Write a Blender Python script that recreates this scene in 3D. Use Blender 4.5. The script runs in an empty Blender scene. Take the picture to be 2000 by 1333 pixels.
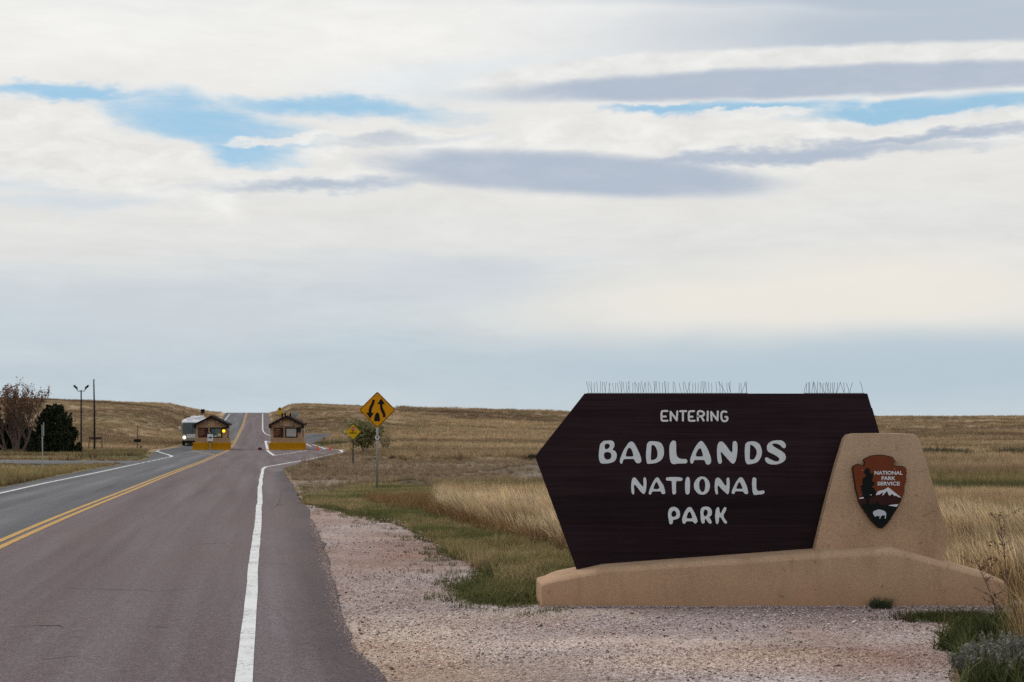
import bpy, bmesh, math, random
import numpy as np
from mathutils import Vector
from mathutils.geometry import tessellate_polygon

SC = bpy.context.scene
COL = SC.collection
R = math.radians

# ------------------------------------------------------------------ camera
EYE = 1.9            # eye height in metres above the road at the camera
FPX = 2777.8         # focal length: 50 mm on a 36 mm frame, in photo pixels
HZN = 812.0          # row of the true horizon
cam_d = bpy.data.cameras.new('camera')
cam_d.lens = 50; cam_d.sensor_width = 36
cam_d.shift_y = (HZN - 666.5) / 2000.0
cam_d.clip_start = 0.1; cam_d.clip_end = 8000
cam_d.dof.use_dof = True; cam_d.dof.focus_distance = 15.0; cam_d.dof.aperture_fstop = 6.3
cam = bpy.data.objects.new('camera', cam_d); COL.objects.link(cam)
cam.location = (0, 0, EYE); cam.rotation_euler = (R(90), 0, 0)
SC.camera = cam

# ------------------------------------------------------------------ light, sky, exposure
SUN_EL, SUN_AZ = 48.0, -50.0      # azimuth from +Y towards +X (negative = from the left, beyond the sign)
SUN_STRENGTH = 1.35
sun_d = bpy.data.lights.new('sun', 'SUN'); sun_d.energy = SUN_STRENGTH; sun_d.angle = R(20); sun_d.color = (1.0, 0.95, 0.88)
sun = bpy.data.objects.new('sun', sun_d); COL.objects.link(sun)
sd = Vector((math.sin(R(SUN_AZ)) * math.cos(R(SUN_EL)), math.cos(R(SUN_AZ)) * math.cos(R(SUN_EL)), math.sin(R(SUN_EL))))
sun.rotation_euler = sd.to_track_quat('Z', 'Y').to_euler()
SC.view_settings.view_transform = 'Standard'; SC.view_settings.look = 'None'
SC.view_settings.exposure = 0.0; SC.view_settings.gamma = 1.0; SC.view_settings.use_curve_mapping = False
SKY = 0.1
SC.cycles.max_bounces = 4; SC.cycles.diffuse_bounces = 2; SC.cycles.glossy_bounces = 2; SC.cycles.transmission_bounces = 2; SC.cycles.transparent_max_bounces = 4
SC.cycles.use_denoising = False; SC.cycles.caustics_reflective = False; SC.cycles.caustics_refractive = False

def build_world():
    w = bpy.data.worlds.new('World'); SC.world = w; w.use_nodes = True
    nt = w.node_tree; N = nt.nodes; L = nt.links; N.clear()
    out = N.new('ShaderNodeOutputWorld'); bg = N.new('ShaderNodeBackground'); bg.inputs[1].default_value = SKY
    L.new(bg.outputs[0], out.inputs[0])
    sky = N.new('ShaderNodeTexSky'); sky.sky_type = 'NISHITA'; sky.sun_disc = False
    sky.sun_elevation = R(SUN_EL); sky.sun_rotation = R(SUN_AZ); sky.altitude = 800; sky.air_density = 1.0; sky.dust_density = 0.6; sky.ozone_density = 1.6
    tc = N.new('ShaderNodeTexCoord')
    sep = N.new('ShaderNodeSeparateXYZ'); L.new(tc.outputs['Generated'], sep.inputs[0])
    def math_(op, a, b=None, c=None):
        n = N.new('ShaderNodeMath'); n.operation = op
        for i, v in enumerate((a, b, c)):
            if v is None: continue
            if isinstance(v, (int, float)): n.inputs[i].default_value = v
            else: L.new(v, n.inputs[i])
        return n.outputs[0]
    def vmath(op, a, b=None):
        n = N.new('ShaderNodeVectorMath'); n.operation = op
        for i, v in enumerate((a, b)):
            if v is None: continue
            if isinstance(v, tuple): n.inputs[i].default_value = v
            else: L.new(v, n.inputs[i])
        return n
    az = math_('ARCTAN2', sep.outputs[0], sep.outputs[1])
    el = math_('ARCSINE', sep.outputs[2])
    cmb = N.new('ShaderNodeCombineXYZ'); L.new(az, cmb.inputs[0]); L.new(el, cmb.inputs[1])
    P = cmb.outputs[0]
    def noise(scale, vec, detail=5.0, rough=0.55, dist=0.0, out_='Fac'):
        m = N.new('ShaderNodeMapping'); m.inputs['Scale'].default_value = scale; L.new(vec, m.inputs[0])
        n = N.new('ShaderNodeTexNoise'); n.inputs['Scale'].default_value = 1.0; n.inputs['Detail'].default_value = detail
        n.inputs['Roughness'].default_value = rough; n.inputs['Distortion'].default_value = dist
        L.new(m.outputs[0], n.inputs['Vector']); return n.outputs[out_]
    # billow the outlines: warp the directions by noise, flatter than wide
    wn = noise((16, 42, 1), P, 5, 0.62, 0.0, 'Color')
    wv = vmath('SUBTRACT', wn, (0.5, 0.5, 0.5)).outputs[0]
    wv2 = vmath('MULTIPLY', wv, (0.075, 0.03, 0.0)).outputs[0]
    # cloud banks are laid out on the tangent plane of the north-ward horizon (x/y, z/y)
    dv = N.new('ShaderNodeCombineXYZ'); L.new(math_('DIVIDE', sep.outputs[0], sep.outputs[1]), dv.inputs[0]); L.new(math_('DIVIDE', sep.outputs[2], sep.outputs[1]), dv.inputs[1])
    PG = dv.outputs[0]
    PW = vmath('ADD', PG, wv2).outputs[0]
    PL = vmath('ADD', PG, vmath('MULTIPLY', wv, (0.035, 0.0085, 0.0)).outputs[0]).outputs[0]
    wb = noise((5, 14, 1), P, 3, 0.5, 0.0, 'Color')
    wv3 = vmath('MULTIPLY', vmath('SUBTRACT', wb, (0.5, 0.5, 0.5)).outputs[0], (0.10, 0.03, 0.0)).outputs[0]
    PS = vmath('ADD', P, wv3).outputs[0]
    PT = vmath('ADD', PG, wv3).outputs[0]
    def ang(px, py):
        return (px - 1000) / FPX, (HZN - py) / FPX
    def blob(cx, cy, rx, ry, rot=0.0, soft=0.35, vec=None):
        a, e = ang(cx, cy); k = 1.0 / FPX; c, s = math.cos(R(rot)), math.sin(R(rot))
        d = vmath('SUBTRACT', vec or PW, (a, e, 0.0)).outputs[0]
        dx = vmath('DOT_PRODUCT', d, (c / (rx * k), s / (rx * k), 0)).outputs['Value']
        dy = vmath('DOT_PRODUCT', d, (-s / (ry * k), c / (ry * k), 0)).outputs['Value']
        q = math_('ADD', math_('MULTIPLY', dx, dx), math_('MULTIPLY', dy, dy))
        q = math_('SQRT', q)
        m = N.new('ShaderNodeMapRange'); m.interpolation_type = 'SMOOTHSTEP'
        m.inputs['From Min'].default_value = 1 + soft; m.inputs['From Max'].default_value = max(1 - soft, 0.0)
        m.inputs['To Min'].default_value = 0; m.inputs['To Max'].default_value = 1
        L.new(q, m.inputs['Value']); return m.outputs[0]
    def union(lst):
        o = lst[0]
        for b in lst[1:]: o = math_('MAXIMUM', o, b)
        return o
    def mix(f, a, b):
        n = N.new('ShaderNodeMix'); n.data_type = 'RGBA'
        if isinstance(f, float): n.inputs[0].default_value = f
        else: L.new(f, n.inputs[0])
        for i, v in ((6, a), (7, b)):
            if isinstance(v, tuple): n.inputs[i].default_value = (v[0] / SKY, v[1] / SKY, v[2] / SKY, 1)
            else: L.new(v, n.inputs[i])
        return n.outputs[2]
    # veil of high cloud: a ramp over elevation, broken by long streaks
    st = noise((3.0, 20, 1), PS, 5, 0.55)
    elw = math_('ADD', el, math_('MULTIPLY', math_('SUBTRACT', st, 0.5), 0.10))
    rp = N.new('ShaderNodeValToRGB'); L.new(math_('MULTIPLY', elw, 2.0), rp.inputs[0])
    cr = rp.color_ramp; cr.interpolation = 'EASE'
    stops = [(0.0, (.555, .630, .675)), (.07, (.53, .615, .67)), (.15, (.625, .68, .71)), (.24, (.765, .765, .75)),
             (.36, (.81, .80, .77)), (.50, (.88, .875, .85)), (.62, (.84, .85, .85)), (1.0, (.66, .70, .745))]
    while len(cr.elements) < len(stops): cr.elements.new(0.5)
    for e_, (p_, c_) in zip(cr.elements, stops): e_.position = p_; e_.color = (*c_, 1)
    base = vmath('SCALE', rp.outputs[0]); base.inputs[3].default_value = 1 / SKY
    nzv = noise((13, 52, 1), PS, 8, 0.70)
    dt = N.new('ShaderNodeMapRange'); dt.inputs[1].default_value = .25; dt.inputs[2].default_value = .75; dt.inputs[3].default_value = .93; dt.inputs[4].default_value = 1.06; L.new(nzv, dt.inputs[0])
    bs2 = vmath('SCALE', base.outputs[0]); L.new(dt.outputs[0], bs2.inputs[3]); c = bs2.outputs[0]
    def wisp(m, k, lo=.22, hi=.72):
        v = math_('ADD', math_('MULTIPLY', m, .85), math_('MULTIPLY', math_('SUBTRACT', nzv, .5), k))
        q = N.new('ShaderNodeMapRange'); q.interpolation_type = 'SMOOTHSTEP'; q.inputs[1].default_value = lo; q.inputs[2].default_value = hi; L.new(v, q.inputs[0]); return math_('MULTIPLY', q.outputs[0], math_('MINIMUM', math_('MULTIPLY', m, 6.0), 1.0))
    # outside the frame the same weather goes on: patchy grey undersides all round
    gn = noise((2.2, 9, 1), PS, 5, 0.55)
    gm = N.new('ShaderNodeMapRange'); gm.inputs[1].default_value = .55; gm.inputs[2].default_value = .75; gm.inputs[4].default_value = .38; L.new(gn, gm.inputs[0])
    c = mix(gm.outputs[0], c, (.60, .64, .70))
    # soft tints low in the sky
    c = mix(math_('MULTIPLY', blob(1650, 585, 620, 85, 2, .6, PT), .75), c, (.90, .845, .75))
    c = mix(math_('MULTIPLY', blob(1700, 725, 700, 70, 0, .55, PT), .85), c, (.475, .575, .65))
    c = mix(math_('MULTIPLY', blob(890, 545, 210, 50, 0, .7, PT), .6), c, (.58, .635, .71))
    c = mix(math_('MULTIPLY', blob(300, 640, 300, 60, 0, .8, PT), .4), c, (.58, .63, .69))
    # blue gaps
    blue = union([blob(90, 180, 240, 17, 0, .7), blob(400, 238, 200, 46, -12, .7), blob(650, 216, 240, 23, -3, .8),
                  blob(490, 296, 110, 32, -8, .6), blob(1320, 212, 150, 7, 3, .8), blob(1480, 210, 170, 14, 3, .5),
                  blob(1860, 207, 330, 27, 3, .4)])
    skyb = mix(.72, sky.outputs[0], (.29, .585, .80))
    c = mix(math_('MULTIPLY', wisp(blue, 1.0, .08, 1.0), .92), c, skyb)
    faint = union([blob(60, 362, 300, 16, -4, .9), blob(200, 395, 200, 12, 0, .9), blob(1000, 152, 300, 30, 0, .9, PT)])
    c = mix(math_('MULTIPLY', faint, .38), c, (.50, .66, .80))
    # white banks with crisp tops
    tex = noise((26, 70, 1), PW, 4, .6)
    wt = N.new('ShaderNodeMapRange'); wt.inputs[1].default_value = .3; wt.inputs[2].default_value = .7; wt.inputs[3].default_value = .80; wt.inputs[4].default_value = .97; L.new(tex, wt.inputs[0])
    wc = vmath('SCALE', (1 / SKY * .93, 1 / SKY * .925, 1 / SKY * .90)); L.new(wt.outputs[0], wc.inputs[3])
    white = union([blob(110, 285, 300, 82, -13, .3), blob(330, 345, 170, 60, -20, .5), blob(545, 270, 95, 9, 4, .6), blob(1040, 285, 480, 50, 3, .25),
                   blob(640, 355, 270, 26, 4, .35), blob(1750, 262, 420, 36, 3, .35), blob(1450, 222, 120, 9, 3, .6)])
    c = mix(math_('MULTIPLY', wisp(white, .9, .12, .8), .90), c, wc.outputs[0])
    wis = union([blob(640, 365, 200, 9, 2, .9), blob(800, 275, 130, 8, 2, .9), blob(1700, -5, 800, 42, -2, .8, PT), blob(1900, 45, 640, 75, 3, .7, PT)])
    c = mix(math_('MULTIPLY', wis, .9), c, (.45, .525, .62))
    # lens clouds: bright rims, then grey bellies
    rim = union([blob(1680, 142, 800, 54, 1.6, .13, PL), blob(1180, 318, 430, 52, -3, .4, PL)])
    c = mix(math_('MULTIPLY', rim, .9), c, wc.outputs[0])
    bel = union([blob(1640, 158, 700, 32, 2.2, .30, PL), blob(1120, 340, 400, 42, -3, .36, PL), blob(1480, 305, 420, 16, 3, .7), blob(1800, 270, 300, 12, 5, .8)])
    c = mix(math_('MULTIPLY', wisp(bel, .6, .05, .95), .90), c, (.41, .485, .60))
    L.new(c, bg.inputs[0])
    w.cycles.sampling_method = 'MANUAL'; w.cycles.sample_map_resolution = 512
build_world()

# ------------------------------------------------------------------ helpers
RNG = np.random.default_rng(7)

def tag(o, label=None, cat=None, group=None, kind=None):
    if label: o['label'] = label
    if cat: o['category'] = cat
    if group: o['group'] = group
    if kind: o['kind'] = kind
    return o

def empty(name, loc=(0, 0, 0), rz=0.0, rx=0.0):
    o = bpy.data.objects.new(name, None); COL.objects.link(o)
    o.location = loc; o.rotation_euler = (rx, 0, rz); o.empty_display_size = .2
    return o

def mesh_from(name, v, f, smooth=False):
    me = bpy.data.meshes.new(name)
    me.from_pydata([tuple(p) for p in v], [], [tuple(q) for q in f]); me.update()
    if smooth: me.polygons.foreach_set('use_smooth', [True] * len(me.polygons))
    return me

def link(name, me, m=None, parent=None, loc=None):
    o = bpy.data.objects.new(name, me); COL.objects.link(o)
    if m is not None and len(me.materials) == 0: me.materials.append(m)
    if parent is not None: o.parent = parent
    if loc is not None: o.location = loc
    return o

class MB:
    """collects shapes into one mesh (coordinates local to the thing)"""
    def __init__(s): s.v = []; s.f = []
    def add(s, v, f):
        k = len(s.v); s.v += [tuple(p) for p in v]; s.f += [tuple(i + k for i in q) for q in f]; return s
    def box(s, x0, x1, y0, y1, z0, z1):
        return s.add([(x0, y0, z0), (x1, y0, z0), (x1, y1, z0), (x0, y1, z0), (x0, y0, z1), (x1, y0, z1), (x1, y1, z1), (x0, y1, z1)],
                     [(0, 3, 2, 1), (4, 5, 6, 7), (0, 1, 5, 4), (1, 2, 6, 5), (2, 3, 7, 6), (3, 0, 4, 7)])
    def tube(s, path, rad, n=8, cap=True):
        path = [Vector(p) for p in path]
        if not isinstance(rad, (list, tuple)): rad = [rad] * len(path)
        vs = []; fs = []
        for i, p in enumerate(path):
            d = (path[min(i + 1, len(path) - 1)] - path[max(i - 1, 0)]).normalized()
            a = d.orthogonal().normalized() if i == 0 else (a - d * a.dot(d)).normalized()
            b = d.cross(a)
            for j in range(n):
                t = 2 * math.pi * j / n
                vs.append(p + (a * math.cos(t) + b * math.sin(t)) * rad[i])
        for i in range(len(path) - 1):
            for j in range(n):
                fs.append((i * n + j, i * n + (j + 1) % n, (i + 1) * n + (j + 1) % n, (i + 1) * n + j))
        if cap:
            fs.append(tuple(range(n - 1, -1, -1))); k = (len(path) - 1) * n; fs.append(tuple(range(k, k + n)))
        return s.add(vs, fs)
    def prism(s, loops, to3, y0, y1):
        """loops of 2D points (first the outline, then holes); to3(a, b, y) gives the 3D point; front at y0"""
        loops = [list(l) for l in loops]
        flat = [p for l in loops for p in l]; n = len(flat)
        tris = tessellate_polygon([[Vector((p[0], p[1], 0)) for p in l] for l in loops])
        vs = [to3(p[0], p[1], y0) for p in flat] + [to3(p[0], p[1], y1) for p in flat]
        fs = []
        for t in tris:
            fs.append(tuple(t)); fs.append(tuple(i + n for i in reversed(t)))
        k = 0
        for l in loops:
            m = len(l)
            for i in range(m): fs.append((k + i, k + (i + 1) % m, n + k + (i + 1) % m, n + k + i))
            k += m
        return s.add(vs, fs)
    def mesh(s, name, smooth=False, fix=True):
        me = mesh_from(name, s.v, s.f, smooth)
        if fix:
            bm = bmesh.new(); bm.from_mesh(me); bmesh.ops.recalc_face_normals(bm, faces=bm.faces); bm.to_mesh(me); bm.free()
        return me
    def build(s, name, m, parent=None, smooth=False, bevel=0.0, seg=2, fix=True):
        o = link(name, s.mesh(name, smooth, fix), m, parent)
        if bevel:
            b = o.modifiers.new('bevel', 'BEVEL'); b.width = bevel; b.segments = seg; b.harden_normals = bool(smooth); b.limit_method = 'ANGLE'; b.angle_limit = R(40)
        return o

def crom(pts, n=5):
    """closed Catmull-Rom curve through the points"""
    P = np.array(pts, float); m = len(P); out = []
    for i in range(m):
        p0, p1, p2, p3 = P[i - 1], P[i], P[(i + 1) % m], P[(i + 2) % m]
        for k in range(n):
            t = k / n
            out.append(tuple(.5 * ((2 * p1) + (-p0 + p2) * t + (2 * p0 - 5 * p1 + 4 * p2 - p3) * t * t + (-p0 + 3 * p1 - 3 * p2 + p3) * t ** 3)))
    return out

def fontmesh(txt, bold=0.0):
    cu = bpy.data.curves.new('lettering', 'FONT'); cu.body = txt; cu.align_x = 'CENTER'; cu.offset = bold; cu.resolution_u = 4
    o = bpy.data.objects.new('lettering', cu); me = bpy.data.meshes.new_from_object(o)
    v = np.array([p.co[:2] for p in me.vertices]); f = [tuple(p.vertices) for p in me.polygons]
    bpy.data.objects.remove(o); bpy.data.meshes.remove(me)
    return v, f

def text_part(name, txt, m, parent, cx, cz, width, height, y, bold=0.0, depth=.002):
    """flat raised lettering facing -Y, its box centred on (cx, cz)"""
    v, f = fontmesh(txt, bold)
    lo, hi = v.min(0), v.max(0); q = (v - (lo + hi) / 2) / (hi - lo) * [width, height]
    me = mesh_from(name, [(cx + a, y, cz + b) for a, b in q], f)
    return link(name, me, m, parent)

# ------------------------------------------------------------------ materials
def newmat(name):
    m = bpy.data.materials.new(name); m.use_nodes = True
    nt = m.node_tree; nt.nodes.clear()
    o = nt.nodes.new('ShaderNodeOutputMaterial'); b = nt.nodes.new('ShaderNodeBsdfPrincipled'); nt.links.new(b.outputs[0], o.inputs[0])
    return m, nt, b, o

def nnode(nt, t, **kw):
    n = nt.nodes.new(t)
    for k, v in kw.items(): setattr(n, k, v)
    return n

def noise_n(nt, scale, detail=4, rough=.55, coord='Object', mscale=None, dist=0.0):
    tc = nnode(nt, 'ShaderNodeTexCoord'); n = nnode(nt, 'ShaderNodeTexNoise')
    n.inputs['Scale'].default_value = scale; n.inputs['Detail'].default_value = detail; n.inputs['Roughness'].default_value = rough; n.inputs['Distortion'].default_value = dist
    src = tc.outputs[coord]
    if mscale:
        mp = nnode(nt, 'ShaderNodeMapping'); mp.inputs['Scale'].default_value = mscale; nt.links.new(src, mp.inputs[0]); src = mp.outputs[0]
    nt.links.new(src, n.inputs['Vector']); return n

def ramp(nt, src, stops, interp='LINEAR'):
    r = nnode(nt, 'ShaderNodeValToRGB'); cr = r.color_ramp; cr.interpolation = interp
    while len(cr.elements) < len(stops): cr.elements.new(.5)
    for e, (p, c) in zip(cr.elements, stops): e.position = p; e.color = (*c, 1) if len(c) == 3 else c
    nt.links.new(src, r.inputs[0]); return r.outputs[0]

def mixc(nt, f, a, b, blend='MIX'):
    n = nnode(nt, 'ShaderNodeMix'); n.data_type = 'RGBA'; n.blend_type = blend
    for i, v in ((0, f), (6, a), (7, b)):
        if isinstance(v, (int, float)): n.inputs[i].default_value = v
        elif isinstance(v, tuple): n.inputs[i].default_value = (*v[:3], 1)
        else: nt.links.new(v, n.inputs[i])
    return n.outputs[2]

def bump(nt, b, src, strength, dist=.01):
    n = nnode(nt, 'ShaderNodeBump'); n.inputs['Strength'].default_value = strength; n.inputs['Distance'].default_value = dist
    nt.links.new(src, n.inputs['Height']); nt.links.new(n.outputs[0], b.inputs['Normal'])

def plain(name, col, rough=.6, var=.12, scale=6.0, metal=0.0, bmp=0.0, emit=None, es=0.0, spec=None):
    """paint or plastic: base colour with slight mottling"""
    m, nt, b, o = newmat(name)
    n = noise_n(nt, scale, 5, .6)
    d = tuple(c * (1 - var) for c in col); l = tuple(min(c * (1 + var), 1) for c in col)
    nt.links.new(ramp(nt, n.outputs[0], [(.3, d), (.7, l)]), b.inputs['Base Color'])
    b.inputs['Roughness'].default_value = rough; b.inputs['Metallic'].default_value = metal; b.inputs['Specular IOR Level'].default_value = (spec if spec is not None else (.10 if max(col) < .12 else .3))
    if bmp: bump(nt, b, n.outputs[0], bmp)
    if emit: b.inputs['Emission Color'].default_value = (*emit, 1); b.inputs['Emission Strength'].default_value = es
    return m

def glass_dark(name, col=(.02, .03, .035), rough=.06):
    m, nt, b, o = newmat(name); b.inputs['Base Color'].default_value = (*col, 1); b.inputs['Roughness'].default_value = rough
    b.inputs['Specular IOR Level'].default_value = .6
    return m

def stucco():
    m, nt, b, o = newmat('tan_stucco')
    big = noise_n(nt, 1.6, 6, .6); fine = noise_n(nt, 75, 3, .8); st = noise_n(nt, 5.0, 4, .6, mscale=(1, 1, .35)); sp = noise_n(nt, 9.0, 2, .5, dist=.4)
    c = ramp(nt, big.outputs[0], [(.28, (.385, .245, .155)), (.5, (.455, .298, .190)), (.72, (.51, .345, .225))])
    c = mixc(nt, .45, c, mixc(nt, 1.0, c, ramp(nt, fine.outputs[0], [(.32, (.45, .43, .42)), (.5, (1, 1, 1)), (.68, (1.55, 1.55, 1.55))]), 'MULTIPLY'))
    c = mixc(nt, ramp(nt, st.outputs[0], [(.56, (0, 0, 0)), (.80, (.6, .6, .6))]), c, (.23, .135, .075))
    # reddish dust splashed on the foot of the wall, paler weathered top edges
    g = nnode(nt, 'ShaderNodeNewGeometry'); s = nnode(nt, 'ShaderNodeSeparateXYZ'); nt.links.new(g.outputs['Position'], s.inputs[0])
    mr = nnode(nt, 'ShaderNodeMapRange'); nt.links.new(s.outputs[2], mr.inputs[0]); mr.inputs[1].default_value = .45; mr.inputs[2].default_value = 0; mr.inputs[3].default_value = 0; mr.inputs[4].default_value = .75
    mm = nnode(nt, 'ShaderNodeMath', operation='MULTIPLY'); nt.links.new(mr.outputs[0], mm.inputs[0]); nt.links.new(ramp(nt, big.outputs[0], [(.3, (.2, .2, .2)), (.7, (1, 1, 1))]), mm.inputs[1])
    c = mixc(nt, mm.outputs[0], c, (.42, .225, .125))
    ch = noise_n(nt, 6.5, 5, .7, dist=.8); c = mixc(nt, ramp(nt, ch.outputs[0], [(.66, (0, 0, 0)), (.70, (.7, .7, .7))]), c, (.33, .29, .25))
    dr = noise_n(nt, 1.0, 5, .65, mscale=(3.4, 3, .9), dist=.5); c = mixc(nt, ramp(nt, dr.outputs[0], [(.52, (0, 0, 0)), (.74, (.38, .38, .38))]), c, (.27, .17, .10))
    mr2 = nnode(nt, 'ShaderNodeMapRange'); nt.links.new(s.outputs[2], mr2.inputs[0]); mr2.inputs[1].default_value = .7; mr2.inputs[2].default_value = 1.7; mr2.inputs[4].default_value = .55
    c = mixc(nt, mr2.outputs[0], c, mixc(nt, .5, c, (.46, .36, .27)))
    c = mixc(nt, ramp(nt, sp.outputs[0], [(.70, (0, 0, 0)), (.76, (.55, .55, .55))]), c, (.17, .10, .05))
    nt.links.new(c, b.inputs['Base Color']); b.inputs['Roughness'].default_value = .93; b.inputs['Specular IOR Level'].default_value = .2
    bump(nt, b, fine.outputs[0], .55, .012)
    return m

def wood_dark():
    m, nt, b, o = newmat('dark_brown_stained_wood')
    oi = nnode(nt, 'ShaderNodeObjectInfo'); gr = noise_n(nt, 1.0, 7, .7, mscale=(.9, 4, 34), dist=.6); sp = noise_n(nt, 30, 3, .5); bl = noise_n(nt, 1.3, 4, .6)
    c = ramp(nt, gr.outputs[0], [(.32, (.0110, .0052, .0066)), (.5, (.0175, .0092, .0112)), (.70, (.028, .0165, .0195))])
    c = mixc(nt, ramp(nt, bl.outputs[0], [(.4, (0, 0, 0)), (.8, (.35, .35, .35))]), c, (.034, .022, .0255))
    c = mixc(nt, ramp(nt, sp.outputs[0], [(.74, (0, 0, 0)), (.82, (.25, .25, .25))]), c, (.05, .04, .04))
    c = mixc(nt, 1.0, c, ramp(nt, oi.outputs['Random'], [(0, (.74, .74, .76)), (1, (1.28, 1.25, 1.25))]), 'MULTIPLY')
    nt.links.new(c, b.inputs['Base Color']); b.inputs['Roughness'].default_value = .7; b.inputs['Specular IOR Level'].default_value = .08
    bump(nt, b, gr.outputs[0], .35, .004)
    return m

def asphalt():
    m, nt, b, o = newmat('chip_seal_asphalt')
    uv = nnode(nt, 'ShaderNodeUVMap', uv_map='lane'); s = nnode(nt, 'ShaderNodeSeparateXYZ'); nt.links.new(uv.outputs[0], s.inputs[0])
    def uvnoise(sc, det, ro=.55):
        mp = nnode(nt, 'ShaderNodeMapping'); mp.inputs['Scale'].default_value = sc; nt.links.new(uv.outputs[0], mp.inputs[0])
        n = nnode(nt, 'ShaderNodeTexNoise'); n.inputs['Scale'].default_value = 1; n.inputs['Detail'].default_value = det; n.inputs['Roughness'].default_value = ro
        nt.links.new(mp.outputs[0], n.inputs['Vector']); return n.outputs[0]
    streak = uvnoise((1.3, .035, 1), 5, .6); patch = uvnoise((.35, .12, 1), 5, .6)
    fine = noise_n(nt, 60, 3, .8).outputs[0]; mid = noise_n(nt, 14, 4, .7).outputs[0]
    right = ramp(nt, streak, [(.36, (.094, .061, .064)), (.5, (.120, .089, .093)), (.64, (.148, .121, .126))])
    left = ramp(nt, streak, [(.36, (.056, .053, .060)), (.5, (.106, .102, .110)), (.64, (.152, .148, .157))])
    # which side of the yellow line; the plaza by the booths is all one paving
    sm = nnode(nt, 'ShaderNodeMapRange', interpolation_type='SMOOTHSTEP'); nt.links.new(s.outputs[0], sm.inputs[0]); sm.inputs[1].default_value = -.06; sm.inputs[2].default_value = .06
    c = mixc(nt, sm.outputs[0], left, right)
    # worn wheel paths and the darker strip beside the lane
    def band(u0, w, amt, col, c):
        a = nnode(nt, 'ShaderNodeMath', operation='SUBTRACT'); nt.links.new(s.outputs[0], a.inputs[0]); a.inputs[1].default_value = u0
        ab = nnode(nt, 'ShaderNodeMath', operation='ABSOLUTE'); nt.links.new(a.outputs[0], ab.inputs[0])
        mr = nnode(nt, 'ShaderNodeMapRange', interpolation_type='SMOOTHSTEP'); nt.links.new(ab.outputs[0], mr.inputs[0]); mr.inputs[1].default_value = w; mr.inputs[2].default_value = 0; mr.inputs[4].default_value = amt
        mu = nnode(nt, 'ShaderNodeMath', operation='MULTIPLY'); nt.links.new(mr.outputs[0], mu.inputs[0]); nt.links.new(ramp(nt, patch, [(.3, (.35, .35, .35)), (.7, (1, 1, 1))]), mu.inputs[1])
        return mixc(nt, mu.outputs[0], c, col)
    c = band(-.45, .55, .8, (.060, .056, .062), c); c = band(-2.05, .45, .75, (.072, .069, .075), c)
    c = band(1.05, .5, .6, (.098, .066, .066), c); c = band(2.75, .5, .5, (.104, .074, .074), c)
    ed = nnode(nt, 'ShaderNodeAttribute', attribute_name='edge'); em = nnode(nt, 'ShaderNodeMapRange', interpolation_type='SMOOTHSTEP'); nt.links.new(ed.outputs['Fac'], em.inputs[0]); em.inputs[1].default_value = .75; em.inputs[2].default_value = .05; em.inputs[4].default_value = .85
    c = mixc(nt, em.outputs[0], c, (.052, .037, .039))
    sh = nnode(nt, 'ShaderNodeMapRange', interpolation_type='SMOOTHSTEP'); nt.links.new(s.outputs[0], sh.inputs[0]); sh.inputs[1].default_value = -3.55; sh.inputs[2].default_value = -3.8; sh.inputs[4].default_value = .8
    c = mixc(nt, sh.outputs[0], c, (.046, .040, .046))
    c = mixc(nt, ramp(nt, patch, [(.42, (.0, .0, .0)), (.62, (.6, .6, .6))]), c, mixc(nt, sm.outputs[0], (.10, .096, .10), (.122, .080, .076)))
    c = mixc(nt, .7, c, mixc(nt, 1.0, c, ramp(nt, fine, [(.34, (.25, .25, .25)), (.5, (.95, .95, .95)), (.66, (2.2, 2.2, 2.2))]), 'MULTIPLY'))
    c = mixc(nt, .35, c, mixc(nt, 1.0, c, ramp(nt, mid, [(.3, (.6, .6, .6)), (.7, (1.5, 1.5, 1.5))]), 'MULTIPLY'))
    nt.links.new(c, b.inputs['Base Color']); b.inputs['Roughness'].default_value = .88; b.inputs['Specular IOR Level'].default_value = .3
    bump(nt, b, fine, .5, .006)
    return m

def paint_line(name, col, under, wear=.62):
    m, nt, b, o = newmat(name)
    n = noise_n(nt, 26, 5, .8); n2 = noise_n(nt, 2.5, 3, .6)
    a = nnode(nt, 'ShaderNodeMath', operation='ADD'); nt.links.new(n.outputs[0], a.inputs[0])
    sc = nnode(nt, 'ShaderNodeMath', operation='MULTIPLY'); nt.links.new(n2.outputs[0], sc.inputs[0]); sc.inputs[1].default_value = .35
    nt.links.new(sc.outputs[0], a.inputs[1])
    f = ramp(nt, a.outputs[0], [(wear + .12, (0, 0, 0)), (wear + .24, (1, 1, 1))])
    nt.links.new(mixc(nt, f, mixc(nt, ramp(nt, n2.outputs[0], [(.3, (0, 0, 0)), (.7, (.3, .3, .3))]), col, tuple(c * .7 for c in col)), under), b.inputs['Base Color'])
    b.inputs['Roughness'].default_value = .75
    bump(nt, b, n.outputs[0], .3, .004)
    return m

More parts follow.
